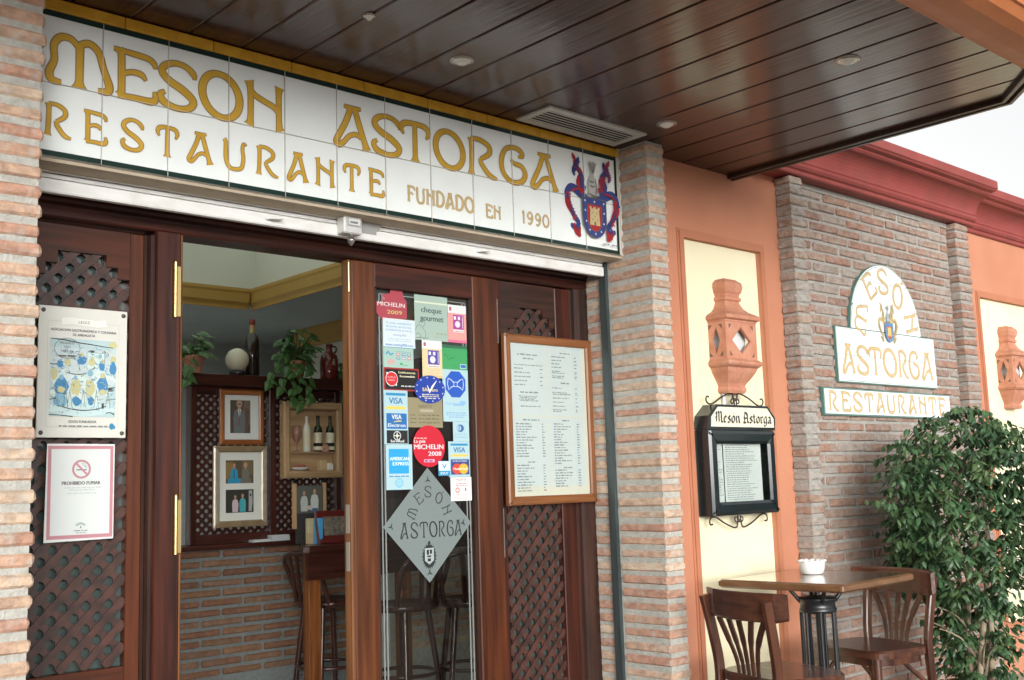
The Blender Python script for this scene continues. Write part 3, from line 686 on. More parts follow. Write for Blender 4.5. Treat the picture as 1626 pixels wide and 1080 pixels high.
# coat of arms
BLUE, RED, SIL, SILD, STONE = (.035, .055, .20), (.36, .025, .03), (.42, .41, .38), (.13, .13, .12), (.55, .46, .24)
def crest(P, cx, cz, k, blue=BLUE, red=RED, sil=SIL, sild=SILD, stone=STONE, mant=(BLUE, RED)):
    """cx,cz centre of the shield's top edge; k scale in metres (shield .135 wide at k=1)"""
    X = lambda u: cx + u * k
    Z = lambda v: cz + v * k
    def sw(pts, c): P.ribbon([(X(p[0]), Z(p[1]), p[2] * k) for p in cr(pts, 5)], c)
    B_, R_ = mant
    for s in (-1, 1):
        sw([(s * .03, .0, .012), (s * .075, .02, .02), (s * .12, .035, .016), (s * .148, .01, .012), (s * .15, -.02, .004)], B_)
        sw([(s * .135, .01, .012), (s * .142, -.03, .017), (s * .118, -.07, .013), (s * .098, -.10, .008)], R_)
        sw([(s * .125, -.055, .004), (s * .108, -.085, .012), (s * .085, -.11, .011), (s * .098, -.135, .009), (s * .12, -.125, .012), (s * .125, -.115, .003)], B_)
        sw([(s * .112, -.115, .007), (s * .10, -.15, .010), (s * .078, -.168, .004)], R_)
        sw([(s * .075, -.125, .004), (s * .085, -.145, .011), (s * .075, -.165, .002)], R_)
        sw([(s * .05, .02, .014), (s * .075, .06, .015), (s * .06, .10, .012), (s * .085, .125, .012), (s * .10, .15, .004)], R_ if s < 0 else B_)
        sw([(s * .035, .04, .01), (s * .058, .055, .013), (s * .052, .085, .012), (s * .07, .105, .003)], B_ if s < 0 else R_)
        sw([(s * .098, .085, .004), (s * .105, .105, .009), (s * .09, .13, .012), (s * .075, .155, .010), (s * .072, .17, .002)], B_)
        sw([(s * .085, .145, .003), (s * .10, .165, .010), (s * .108, .182, .002)], R_)
        def leafy(pts, c):
            q = cr([(X(s * a_), Z(b_), w_ * k) for a_, b_, w_ in pts], 3)
            for i in range(1, len(q) - 1):
                dx, dz = q[i + 1][0] - q[i - 1][0], q[i + 1][1] - q[i - 1][1]; l = math.hypot(dx, dz) or 1; dx /= l; dz /= l
                for sd_ in (-1, 1):
                    w_ = q[i][2]; P.poly([(q[i][0] + dx * w_ * .55 - dz * sd_ * w_ * .6, q[i][1] + dz * w_ * .55 + dx * sd_ * w_ * .6), (q[i][0] - dx * w_ * .55 - dz * sd_ * w_ * .6, q[i][1] - dz * w_ * .55 + dx * sd_ * w_ * .6), (q[i][0] + dx * w_ * .9 - dz * sd_ * w_ * 1.75, q[i][1] + dz * w_ * .9 + dx * sd_ * w_ * 1.75)], c)
        leafy([(.05, .02, .010), (.072, .06, .011), (.062, .10, .009), (.085, .125, .009), (.10, .15, .004)], R_ if s < 0 else B_)
        leafy([(.145, .0, .009), (.142, -.03, .011), (.118, -.07, .010), (.098, -.10, .007)], R_)
        leafy([(.125, -.055, .004), (.108, -.085, .008), (.088, -.11, .008), (.10, -.135, .008)], B_)
        leafy([(.112, -.115, .006), (.10, -.15, .009), (.078, -.168, .004)], R_)
        leafy([(.098, .085, .004), (.105, .105, .008), (.09, .13, .009), (.075, .155, .008)], B_ if s < 0 else R_)
        sw([(s * .06, .03, .003), (s * .10, .028, .004), (s * .13, .012, .003)], R_); sw([(s * .135, -.02, .002), (s * .128, -.05, .004), (s * .112, -.08, .002)], B_); sw([(s * .06, .05, .002), (s * .068, .085, .004), (s * .08, .115, .002)], B_ if s < 0 else R_)
        for j in range(5):      # ragged leaf tips
            a = (.15, .14, .125, .11, .1)[j]; z_ = (-.005, -.035, -.06, -.09, -.12)[j]
            P.poly([(X(s * a * .98), Z(z_ + .012)), (X(s * (a + .014)), Z(z_ - .012)), (X(s * a * .93), Z(z_ - .008))], R_ if j % 2 else B_)
    sw([(.0, .01, .034), (-.004, .04, .027), (-.008, .065, .022), (-.002, .09, .016), (.004, .098, .006)], sil)
    sw([(-.022, .075, .003), (-.01, .07, .004), (.004, .072, .003)], sild); sw([(-.02, .055, .003), (-.008, .05, .004), (.01, .055, .002)], sild)
    sw([(.012, .02, .004), (.018, .05, .004), (.012, .085, .003)], sild); sw([(-.03, .02, .003), (0, .012, .005), (.03, .015, .003)], sild)
    P.poly([(X(-.004), Z(.10)), (X(.004), Z(.10)), (X(.024), Z(.158)), (X(.012), Z(.152)), (X(.004), Z(.162)), (X(-.006), Z(.153)), (X(-.016), Z(.16)), (X(-.022), Z(.152))], sil)
    for j in range(6): P.line(X(0), Z(.105), X(-.018 + j * .0072), Z(.152), .0011 * k, sild)
    sh = [(-.0685, 0), (-.0685, -.085)] + [(-.0685 * math.cos(a), -.085 - .078 * math.sin(a)) for a in [pi / 2 * i / 7 for i in range(1, 8)]]
    sh += [(-x_, z_) for x_, z_ in reversed(sh[:-1])]
    P.poly([(X(u * 1.05), Z(v * 1.03 + .003)) for u, v in sh], sild); P.poly([(X(u), Z(v)) for u, v in sh], blue)
    si = [(u * .62, -.026 + v * .68) for u, v in sh]
    P.poly([(X(u * 1.06), Z(v * 1.02 + .001)) for u, v in si], sild); P.poly([(X(u), Z(v)) for u, v in si], red)
    tw = [(-.03, -.112), (.03, -.112), (.026, -.045), (.03, -.045), (.03, -.034), (.018, -.034), (.018, -.042), (.007, -.042), (.007, -.034), (-.007, -.034), (-.007, -.042), (-.018, -.042), (-.018, -.034), (-.03, -.034), (-.03, -.045), (-.026, -.045)]
    P.poly([(X(u), Z(v)) for u, v in tw], stone)
    for (u, v) in ((-.012, -.06), (.012, -.06), (0, -.075), (-.014, -.088), (.014, -.088)): P.rect(X(u - .003), X(u + .003), Z(v - .004), Z(v + .004), (.34, .25, .10))
    P.poly([(X(-.006), Z(-.112)), (X(.006), Z(-.112)), (X(.006), Z(-.1)), (X(0), Z(-.094)), (X(-.006), Z(-.1))], (.25, .16, .06))
    for (u, v) in ((-.056, -.014), (0, -.013), (.056, -.014), (-.056, -.055), (.056, -.055), (-.052, -.1), (.052, -.1), (-.034, -.135), (.034, -.135), (0, -.148)):
        P.poly([(X(u + .006 * (1 if i % 2 == 0 else .45) * math.cos(pi / 2 + i * pi / 4)), Z(v + .006 * (1 if i % 2 == 0 else .45) * math.sin(pi / 2 + i * pi / 4))) for i in range(8)], (.75, .76, .75))
P = Print(-.0022, .00006); crest(P, 2.043, ZM + .003, 1.0)
P.scrib(2.085, 2.122, ZM - .183, .010, (.2, .22, .3)); P.scrib(2.138, 2.176, ZM - .183, .010, (.2, .22, .3))
P.build('coat_of_arms', sg)

# ------------------------------------------------------------------ roller shutter, mostly rolled up behind the sign
sh = thing('roller_shutter', 'white metal roller shutter rolled up under the tile sign', 'shutter', (1, .1, 2.1))
MB().xprism([(.094, 2.1355), (.094, 2.2), (.112, 2.2), (.112, 2.1355)], -.24, 2.196).build('slat', WHITEPAINT, sh)
MB().xprism([(.0975, 2.1320), (.0975, 2.1205), (.11, 2.1205), (.11, 2.1320)], -.24, 2.196).build('slat', WHITEPAINT, sh)
MB().xprism([(.094, 2.1170), (.091, 2.113), (.091, 2.082), (.094, 2.077), (.113, 2.077), (.113, 2.1170)], -.24, 2.196).build('bottom_bar', WHITEPAINT, sh)
MB().box(-.24, 2.196, .1125, .118, 2.11, 2.15).build('slat_gap_shade', DARK, sh)  # dark strip standing in for shade in the gaps between slats
MB().box(2.206, 2.225, .094, .130, 0, 2.154).build('guide_rail', RAILM, sh)
MB().box(-.26, -.245, .094, .13, 0, 2.154).build('guide_rail', RAILM, sh)
lk = MB(); lk.box(.856, .930, .045, .0905, 2.080, 2.142, b=.004); lo = lk.build('lock_box', mat('lock_metal', (.62, .62, .60), (.7, .7, .68), rough=.4, scale=(20, 20, 20), metallic=.3), sh)
MB().lathe([(.0, -.03), (.006, -.024), (.014, -.012), (.015, -.006), (.008, -.004), (.009, .012)], (.897, .065, 2.070), 12).build('bolt', STEEL, lo)
P = Print(.0395); P.rect(.868, .920, 2.106, 2.132, (.36, .36, .35)); P.rect(.871, .917, 2.109, 2.129, (.6, .6, .58)); P.scrib(.877, .912, 2.114, .018, (.2, .2, .2)); P.build('maker_plate', lo)
b = MB(); b.box(.932, 1.02, .0885, .0905, 2.10, 2.149)
b.add([(1.02, .0885, 2.149), (1.045, .0885, 2.149), (1.03, .0885, 2.112), (1.02, .0885, 2.112)], [(0, 3, 2, 1)]); b.build('lock_plate', mat('dull_zinc', (.30, .30, .29), rough=.6), sh)
for x, z in ((.582, 2.098), (1.485, 2.10)): MB().tube([(x, .0915, z), (x + .012, .07, z), (x + .045, .062, z + .002)], .0055, 8).build('peg', WHITEPAINT, sh)

# ================================================================== DOORWAY JOINERY
YF = .222
fr = thing('door_frame', 'dark varnished wooden door frame with moulded lintel under the white shutter', 'door frame', (1, .25, 0))
def mould_x(name, x0, x1, z0, z1, y, m, parent, steps=((0, 0), (.012, .008), (.02, .008), (.026, .0))):
    return MB().box(x0, x1, y, y + .06, z0, z1, b=.004).build(name, m, parent)
MB().xprism([(YF - .012, 2.20), (YF - .012, 2.095), (YF - .004, 2.087), (YF - .004, 2.076), (YF + .0, 2.070), (YF, 2.046), (YF + .006, 2.040), (YF + .1, 2.040), (YF + .1, 2.20)], -.26, 2.2245).build('lintel', WOOD_X, fr)
def jamb(x0, x1, name='jamb', m=WOOD_Z):
    p = [(x0, YF + .1), (x0, YF + .008), (x0 + .006, YF), (x1 - .006, YF), (x1, YF + .008), (x1, YF + .1)]
    MB().zprism([(x, y) for x, y in p], .02, 2.0395).build(name, m, fr)
jamb(.268, .3535, 'mullion'); MB().box(.354, .360, YF + .004, YF + .1, .02, 2.0395, b=.002).build('worn_edge', bpy.data.materials.get('bare_worn_wood') or wood('bare_worn_wood', (.085, .027, .008), (.24, .095, .032), 2, lo=.3, hi=.72, coat=.1), fr); jamb(-.26, -.212)
p = [(2.128, YF + .09), (2.128, YF + .035), (2.134, YF + .026), (2.146, YF + .026), (2.150, YF + .012), (2.165, YF + .008), (2.170, YF + .014), (2.176, YF + .004), (2.2245, YF), (2.2245, YF + .09)]
MB().zprism(p, .02, 2.0395).build('jamb', WOOD_DK, fr)
p = [(.2335, YF + .09), (.2335, YF + .012), (.240, YF + .004), (.2465, YF + .014), (.252, YF + .002), (.258, YF - .004), (.264, YF - .002), (.2675, YF + .01), (.2675, YF + .09)]
MB().zprism(p, .02, 2.0235).build('bead_moulding', WOOD_DK, fr)
MB().xprism([(YF + .012, 2.0235), (YF + .004, 2.029), (YF + .014, 2.034), (YF + .004, 2.0392), (YF + .09, 2.0392), (YF + .09, 2.0235)], -.211, .2335).build('bead_moulding', WOOD_DKX, fr)
# lattice (two crossed layers of slats whose edges widen at the crossings, which leaves eight-sided holes)
def lattice(parent, x0, x1, z0, z1, y, pitch, wmid, wx, t, m, parts=True, yi=0, px=0, pz=0):
    """pitch: horizontal distance between neighbouring holes in a row"""
    big = MB()
    for sgn in (1, -1):
        yl = y + (0 if sgn > 0 else t + .0005)
        cmin, cmax = (x0 - z1, x1 - z0) if sgn > 0 else (x0 + z0, x1 + z1)
        off = px - sgn * pz
        c = math.ceil((cmin - off) / pitch) * pitch + off
        while c < cmax:
            # points on x - sgn*z = c
            if sgn > 0: xa, xb = max(x0, c + z0), min(x1, c + z1)
            else: xa, xb = max(x0, c - z1), min(x1, c - z0)
            if xb - xa > .012:
                q = 1 / math.sqrt(2); cc = wx if sgn < 0 else wx * .3; xs = {xa, xb}      # wx: leg of the corner fillet that turns a square hole into an octagon
                k0 = math.floor((2 * xa - c - (px + sgn * pz)) / pitch) - 1; k1 = math.ceil((2 * xb - c - (px + sgn * pz)) / pitch) + 1
                cross = [(c + (px + sgn * pz) + k * pitch) / 2 for k in range(k0, k1 + 1)]
                for xc in cross:
                    for d_ in (wmid / 2, wmid / 2 + cc):
                        for s2 in (-1, 1):
                            xx = xc + s2 * d_ * q
                            if xa + .0015 < xx < xb - .0015: xs.add(xx)
                xs = sorted(xs)
                lft = []; rgt = []; q = 1 / math.sqrt(2)
                for x in xs:
                    zz = sgn * (x - c)
                    tt = min(abs(x - xc) for xc in cross) / q
                    wdt = wmid + 2 * max(0, cc - max(0, tt - wmid / 2))
                    lft.append((x - sgn * q * wdt / 2, zz + q * wdt / 2)); rgt.append((x + sgn * q * wdt / 2, zz - q * wdt / 2))
                vs = []
                for a, b_ in zip(lft, rgt): vs += [(a[0], yl, a[1]), (b_[0], yl, b_[1]), (a[0], yl + t, a[1]), (b_[0], yl + t, b_[1])]
                fs = []
                for i in range(len(xs) - 1):
                    k = 4 * i; fs += [(k, k + 1, k + 5, k + 4), (k + 2, k + 6, k + 7, k + 3), (k, k + 4, k + 6, k + 2), (k + 1, k + 3, k + 7, k + 5)]
                fs += [(0, 2, 3, 1), (len(vs) - 4, len(vs) - 3, len(vs) - 1, len(vs) - 2)]
                if sgn > 0: fs = [tuple(reversed(f)) for f in fs]
                if parts: MB().add(vs, fs).build('slat', m, parent)
                else: big.add(vs, fs)
            c += pitch
    if not parts: big.build('lattice', m, parent, kind='stuff')
# fixed panel on the left
fp = thing('fixed_door_panel', 'fixed wooden panel with diagonal lattice behind the framed certificate and notice', 'door panel', (.0, .25, 0))
cut = [(-.211, 1.873), (-.066, 1.873), (-.066, 1.909), (-.031, 1.909), (-.031, 1.948), (.1155, 1.948), (.1155, 1.912), (.1515, 1.912), (.1515, 1.877), (.188, 1.877)]
MB().prism([(x, z) for x, z in cut] + [(.188, 2.023), (-.211, 2.023)], YF + .012, YF + .034).build('top_rail', WOOD_OX, fp)
b = MB()
for i in range(len(cut) - 1):
    (xa, za), (xb, zb) = cut[i], cut[i + 1]
    if za == zb: b.box(xa + .0006, xb - .0006, YF + .0105, YF + .0335, za - .0035, za - .0003)
b.build('cutout_edge', WOOD_DKX, fp)
MB().box(.1885, .2330, YF + .012, YF + .045, .02, 2.023, b=.002).build('stile', WOOD_OZ, fp)
MB().box(-.211, .188, YF + .012, YF + .034, .02, .715, b=.002).build('bottom_rail', WOOD_OX, fp)
lattice(fp, -.15, .1875, .72, 1.965, YF + .018, .0665, .0195, .0075, .0055, LATT, px=.009, pz=.0)
MB().box(-.211, .2334, YF + .0455, YF + .05, .05, 2.02).build('glass', mat('dark_reflecting_glass', (.055, .075, .07), rough=.08, coat=.6, croughness=.03), fp)
# glazed door leaf
gd = thing('glass_door', 'wooden glazed door leaf covered with stickers and a frosted diamond emblem', 'door', (1.35, .25, 0))
MB().box(1.0065, 1.108, YF + .004, YF + .048, .03, 2.036, b=.004).build('stile', WOOD_WORN, gd)
MB().box(.992, 1.0063, YF + .005, YF + .048, .03, 2.036, b=.004).build('worn_edge', wood('bare_worn_wood', (.085, .027, .008), (.24, .095, .032), 2, lo=.3, hi=.72, coat=.1), gd)
MB().box(1.575, 1.706, YF + .004, YF + .048, .03, 2.036, b=.004).build('stile', WOOD_OZ, gd)
MB().box(1.1085, 1.5745, YF + .006, YF + .046, 1.943, 2.036, b=.003).build('top_rail', WOOD_X, gd)
MB().box(1.1085, 1.5745, YF + .006, YF + .046, .03, .30, b=.003).build('bottom_rail', WOOD_OX, gd)
for x in (1.1085, 1.565): MB().box(x, x + .0095, YF + .012, YF + .022, .3, 1.942).build('glazing_bead', WOOD_DK, gd)
MB().box(1.109, 1.574, YF + .0225, YF + .027, .301, 1.9425).build('pane', GLASS, gd)
b = MB()
for x in (1.136, 1.150, 1.533, 1.548): b.box(x - .0028, x + .0028, YF + .0205, YF + .0222, .33, 1.925)
for z in (.33, 1.925): b.box(1.136, 1.548, YF + .0205, YF + .0222, z - .002, z + .002)
b.build('bevel_groove', mat('glass_bevel', (.20, .21, .205), rough=.2, coat=.3), gd)
MB().tube([(.9895, YF - .001, 1.915), (.9895, YF - .001, 2.022)], .0036, 8).build('hinge', BRASS, gd)
for i, z in enumerate((1.06, .93)): MB().box(.9895, .9915, YF + .016, YF + .036, z, z + .10).build('hinge_plate', mat('worn_plate', (.40, .36, .30), rough=.5, metallic=.5), gd)
def hinge(parent, x, z0, z1):
    b = MB(); n = 5; h = (z1 - z0) / n
    for i in range(n): b.lathe([(.0061, .0003), (.0061, h - .0003)], (x, YF - .0075, z0 + i * h), 10)
    b.lathe([(.006, 0), (.005, .006), (0, .009)], (x, YF - .0075, z1), 10)
    o = b.build('hinge', BRASS, parent)
    MB().box(x + .007, x + .020, YF - .0035, YF - .0005, z0 + .004, z1 - .012).build('hinge_leaf', BRASS, o)
hinge(fr, .330, 1.768, 1.945); hinge(fr, .337, 1.030, 1.208)
# right leaf with lattice, behind the framed menu
rl = thing('lattice_door', 'dark wooden lattice door leaf behind the framed menu', 'door', (1.92, .26, 0))
YR = YF + .02
MB().box(1.7075, 1.738, YR, YR + .04, .03, 2.036, b=.003).build('stile', WOOD_Z, rl)
MB().box(2.046, 2.1275, YR, YR + .04, .03, 2.036, b=.003).build('stile', WOOD_Z, rl)
cut = [(1.7385, 1.80), (1.775, 1.80), (1.775, 1.845), (1.812, 1.845), (1.812, 1.888), (1.846, 1.888), (1.846, 1.935), (1.975, 1.935), (1.975, 1.90), (2.012, 1.90), (2.012, 1.86), (2.0455, 1.86)]
MB().prism(cut + [(2.0455, 2.036), (1.7385, 2.036)], YR + .004, YR + .026).build('top_rail', WOOD_DKX, rl)
lattice(rl, 1.739, 2.045, .30, 1.95, YR + .010, .0635, .019, .007, .0055, LATT, px=1.745, pz=.0)
MB().box(1.7385, 2.0455, YR + .004, YR + .03, .03, .299).build('bottom_rail', WOOD_X, rl)
MB().box(1.7385, 2.0455, YR + .032, YR + .036, .3, 2.02).build('glass', MATS.get('x') or bpy.data.materials['dark_reflecting_glass'], rl)
for z0, z1 in ((1.775, 1.955), (.93, 1.12)): MB().tube([(1.7095, YR - .007, z0), (1.7095, YR - .007, z1)], .0055, 8).build('hinge', mat('aged_hinge', (.10, .085, .07), rough=.4, metallic=.6), rl)
MB().lathe([(.0, -.002), (.012, -.001), (.012, .004)], (0, 0, 0), 12).xf(Matrix.Translation((1.722, YR - .002, .985)) @ Matrix.Rotation(pi / 2, 4, 'X')).build('knob', IRON, rl)

# ------------------------------------------------------------------ notices on the door front
def card(name, label, x0, x1, z0, z1, y, c, cat='sticker', group=None, tilt=0, t=.0006):
    o = MB().box(x0, x1, y - t, y, z0, z1).build(name, c if isinstance(c, bpy.types.Material) else ink(c, .35))
    return tag(o, label, cat, group)
po = thing('certificate', 'white framed association certificate with blue picture, screwed over the lattice', 'certificate', (.04, .2, 1.57))
PX0, PX1, PZ0, PZ1, PY = -.090, .1735, 1.386, 1.771, .2145
MB().box(PX0, PX1, PY - .004, PY, PZ0, PZ1, b=.0015).build('plate', mat('certificate_plate', (.61, .61, .55), (.65, .65, .59), rough=.3, scale=(5, 5, 5), coat=.3), po)
for x in (PX0 + .013, PX1 - .013):
    for z in (PZ0 + .014, PZ1 - .014):
        MB().lathe([(.0065, 0), (.006, .003), (.003, .0045), (0, .005)], (0, 0, 0), 10).xf(Matrix.Translation((x, PY - .0045, z)) @ Matrix.Rotation(pi / 2, 4, 'X')).build('screw', mat('dark_screw', (.10, .085, .075), rough=.4, metallic=.5), po)
P = Print(PY - .0056, .00002); GY = (.48, .49, .45); INKD = (.055, .075, .075)
fw, fh = PX1 - PX0, PZ1 - PZ0
U = lambda u: PX0 + u * fw
V = lambda v: PZ1 - v * fh
for a, c_, d, e_ in ((.10, .115, .90, .115), (.10, .92, .90, .92), (.10, .115, .10, .92), (.90, .115, .90, .92)): P.line(U(a), V(c_), U(d), V(e_), .0005, GY)
P.ribbon([(U(.24), V(.115), .011), (U(.35), V(.105), .011), (U(.5), V(.112), .011), (U(.65), V(.12), .011), (U(.76), V(.108), .011)], (.62, .62, .57))
P.ribbon([(U(.25), V(.115), .010), (U(.35), V(.105), .010), (U(.5), V(.112), .010), (U(.65), V(.12), .010), (U(.75), V(.108), .010)], (.74, .74, .69))
P.text('LEGIZ', U(.5), V(.123), .0085, INKD, .034)
P.text('ASOCIACION GASTRONOMICA Y CULINARIA', U(.5), V(.188), .0078, INKD, .195, bold=.0002); P.text('DE ANDALUCIA', U(.5), V(.222), .0078, INKD, .066, bold=.0002)
P.text('SOCIO FUNDADOR', U(.5), V(.888), .0078, INKD, .082, bold=.0002); P.scrib(U(.24), U(.78), V(.918), .0075, (.2, .22, .22)); P.disc(U(.83), V(.912), .0075, .0095, (.03, .22, .38)); P.rect(U(.855), U(.87), V(.93), V(.905), (.05, .25, .4))
pu = lambda u: U(.13 + .74 * u)
pv = lambda v: V(.245 + .595 * v)
P.rect(pu(0), pu(1), pv(1), pv(0), (.42, .56, .57))
rr = random.Random(4)
BL, LB, YE, BK, PAL = (.05, .22, .42), (.20, .40, .52), (.52, .50, .25), (.04, .055, .055), (.50, .60, .60)
def blob(u, v, ru, rv, c, n=11):
    P.poly([(pu(u + ru * (1 + rr.uniform(-.22, .22)) * math.cos(2 * pi * i / n)), pv(v + rv * (1 + rr.uniform(-.2, .2)) * math.sin(2 * pi * i / n))) for i in range(n)], c)
P.rect(pu(0), pu(1), pv(.42), pv(.12), PAL); blob(.5, .62, .46, .27, (.60, .70, .66), 20); blob(.5, .90, .5, .10, (.52, .67, .66), 16)
P.rect(pu(.55), pu(.82), pv(.42), pv(.16), (.56, .68, .66))
for a, c_, d, e_ in ((.55, .16, .82, .17), (.55, .16, .55, .44), (.82, .17, .82, .36)): P.line(pu(a), pv(c_), pu(d), pv(e_), .0006, BK)
for u, v, ru, rv, c in ((.62, .15, .05, .016, BK), (.75, .21, .035, .03, LB), (.95, .24, .045, .05, YE), (.95, .36, .05, .09, BL), (.92, .55, .05, .05, PAL), (.92, .64, .05, .03, BK),
                        (.15, .33, .05, .05, BL), (.26, .30, .05, .05, YE), (.30, .24, .035, .03, PAL), (.46, .27, .07, .07, BL), (.47, .2, .035, .03, YE), (.62, .29, .05, .06, YE), (.78, .34, .05, .06, BL), (.79, .27, .03, .03, YE),
                        (.06, .46, .05, .08, YE), (.17, .62, .10, .12, BL), (.17, .50, .035, .035, LB), (.17, .66, .055, .045, YE), (.17, .80, .10, .09, LB), (.39, .62, .08, .11, YE), (.38, .50, .03, .03, LB), (.40, .80, .07, .06, BL), (.60, .62, .08, .11, YE), (.60, .50, .035, .03, PAL), (.62, .80, .05, .06, BL),
                        (.80, .58, .08, .11, BL), (.79, .46, .04, .035, YE), (.80, .68, .06, .04, YE), (.80, .78, .07, .09, PAL), (.80, .86, .02, .04, BK), (.42, .42, .22, .035, PAL), (.6, .43, .04, .05, LB), (.95, .05, .06, .04, YE)):
    blob(u, v, ru, rv, c)
for s_ in ([(0, .01), (.2, .02), (.45, .05), (.6, .06), (.8, .08), (.95, .09)], [(0, .33), (.05, .34), (.1, .33)], [(.25, .44), (.4, .46), (.54, .44)], [(0, .79), (.1, .77)], [(.12, .86), (.3, .9), (.5, .92), (.7, .9), (.85, .86)], [(.85, .78), (1, .76)], [(0, .98), (.15, .985), (.35, 1.0)], [(.85, .95), (.92, .94), (.98, .97)]):
    q = cr([(u, v, rr.uniform(.0008, .0018)) for u, v in s_], 4); P.ribbon([(pu(a), pv(b_), c_) for a, b_, c_ in q], BK)
for u in (.10, .24, .30, .5, .7, .88):
    for d in (-.035, .035): P.line(pu(u), pv(.66), pu(u + d), pv(.88), .0007, (.12, .17, .17))
for i in range(230):
    u, v = rr.uniform(.02, .98), rr.uniform(.1, .95); a = rr.uniform(0, pi); l = rr.uniform(.008, .04)
    c = rr.choice((BK, BL, BL, LB, YE, PAL, PAL, (.10, .16, .18), (.30, .42, .46)))
    du, dv = l * math.cos(a), l * math.sin(a) * .7
    if 0 < u + du < 1 and 0 < v + dv < 1 and 0 < u - du < 1 and 0 < v - dv < 1: P.ribbon([(pu(u - du), pv(v - dv), .0004), (pu(u), pv(v + .006), rr.uniform(.0006, .0016)), (pu(u + du), pv(v + dv), .0004)], c)
for u in (.235, .54, .83): P.line(pu(u), pv(0), pu(u), pv(1), .0003, (.35, .5, .5))
for v in (.22, .45, .65): P.line(pu(0), pv(v), pu(1), pv(v), .0003, (.40, .55, .55))
P.ring(pu(.24), pv(.13), .037, .0005, BK, 32, .030)
P.text('MODELO', pu(.24), pv(.075), .0075, (.15, .13, .12), .042); P.text('AÑO', pu(.24), pv(.125), .0065, (.15, .13, .12), .02); P.text('1991/94', pu(.24), pv(.18), .0065, (.15, .13, .12), .036); P.scrib(pu(.12), pu(.36), pv(.235), .009, (.15, .13, .12))
P.build('printed_face', po)

nf = thing('no_smoking_notice', 'white paper notice with a pink border and a no smoking symbol', 'notice', (.045, .2, 1.23))
NX0, NX1, NZ0, NZ1 = -.0565, .1405, 1.087, 1.3675
MB().add([(NX0 - .004, PY - .0012, NZ0 + .0), (NX1, PY - .0012, NZ0 + .003), (NX1 + .001, PY - .0012, NZ1), (NX0, PY - .0012, NZ1 + .001), (NX0 - .004, PY, NZ0), (NX1, PY, NZ0 + .003), (NX1 + .001, PY, NZ1), (NX0, PY, NZ1 + .001)],
         [(0, 1, 2, 3), (7, 6, 5, 4), (0, 4, 5, 1), (1, 5, 6, 2), (2, 6, 7, 3), (3, 7, 4, 0)]).build('sheet', PAPER, nf)
P = Print(PY - .0014); PK = (.48, .22, .25)
P.rect(NX0 + .003, NX1 - .003, NZ0 + .008, NZ1 - .005, PK); P.rect(NX0 + .0125, NX1 - .0125, NZ0 + .0185, NZ1 - .0145, (.63, .67, .65))
cx_, cz_ = .043, NZ1 - .073
for a, w_ in ((-.012, .006), (.006, .006)): pass
P.rect(cx_ - .015, cx_ + .016, cz_ - .0035, cz_ - .0005, (.13, .14, .14))
P.ribbon([(cx_ + .012, cz_ + .003, .0006), (cx_ + .010, cz_ + .009, .0006), (cx_ + .003, cz_ + .012, .0006), (cx_ + .001, cz_ + .017, .0006), (cx_ + .008, cz_ + .018, .0006), (cx_ + .011, cz_ + .012, .0006), (cx_ + .016, cz_ + .004, .0006)], (.2, .2, .2))
P.ring(cx_, cz_, .0245, .003, PK); P.line(cx_ - .016, cz_ + .017, cx_ + .017, cz_ - .016, .003, PK)
P.text('PROHIBIDO FUMAR', .043, NZ1 - .118, .0105, (.13, .12, .13), .112, bold=.0006)
for i, (a, b_) in enumerate(((.0, .1), (.015, .08), (.01, .085))): P.scrib(.043 - .05 + a, .043 - .05 + b_ + .01, NZ1 - .128 - .0065 * i - (.003 if i == 2 else 0), .0055, (.48, .50, .49))
for r_ in (.016, .0115, .0125): P.ribbon([(.043 + r_ * math.cos(a), NZ0 + .040 + r_ * math.sin(a) * .8, .0008) for a in [pi * (.12 + .76 * i / 12) for i in range(13)]], (.22, .32, .28))
P.rect(.0415, .0445, NZ0 + .037, NZ0 + .043, (.12, .15, .14)); P.scrib(.024, .063, NZ0 + .029, .006, (.25, .28, .27)); P.scrib(.030, .058, NZ0 + .023, .005, (.3, .33, .32))
P.build('printed_face', nf)

mf = thing('framed_menu', 'wooden framed paper menu with four printed columns hanging on the lattice door', 'menu', (1.96, .2, 1.47))
a0, a1, c0, c1, MY = 1.711, 2.212, 1.130, 1.8135, YF - .004
fw_ = .034; b = MB()
def frame_parts(parent, x0, x1, z0, z1, y, wd, dp, m_x, m_z, bev=.004, name='frame_side'):
    """mitred picture frame of four sides"""
    for k in range(4):
        if k == 0: pts = [(x0, z0), (x1, z0), (x1 - wd, z0 + wd), (x0 + wd, z0 + wd)]
        if k == 1: pts = [(x1, z0), (x1, z1), (x1 - wd, z1 - wd), (x1 - wd, z0 + wd)]
        if k == 2: pts = [(x1, z1), (x0, z1), (x0 + wd, z1 - wd), (x1 - wd, z1 - wd)]
        if k == 3: pts = [(x0, z1), (x0, z0), (x0 + wd, z0 + wd), (x0 + wd, z1 - wd)]
        c = (sum(p[0] for p in pts) / 4, sum(p[1] for p in pts) / 4)
        ins = lambda p, f: (c[0] + (p[0] - c[0]) * f, c[1] + (p[1] - c[1]) * f)
        if k % 2 == 0: fr_ = [(p[0], c[1] + (p[1] - c[1]) * .55) for p in pts]
        else: fr_ = [(c[0] + (p[0] - c[0]) * .55, p[1]) for p in pts]
        vs = [(p[0], y, p[1]) for p in fr_] + [(p[0], y + bev, p[1]) for p in pts] + [(p[0], y + dp, p[1]) for p in pts]
        fs = [(0, 1, 2, 3), (11, 10, 9, 8)]
        for q in (0, 4): fs += [(q + (i + 1) % 4, q + i, q + 4 + i, q + 4 + (i + 1) % 4) for i in range(4)]
        MB().add(vs, fs).build(name, m_x if k % 2 == 0 else m_z, parent)
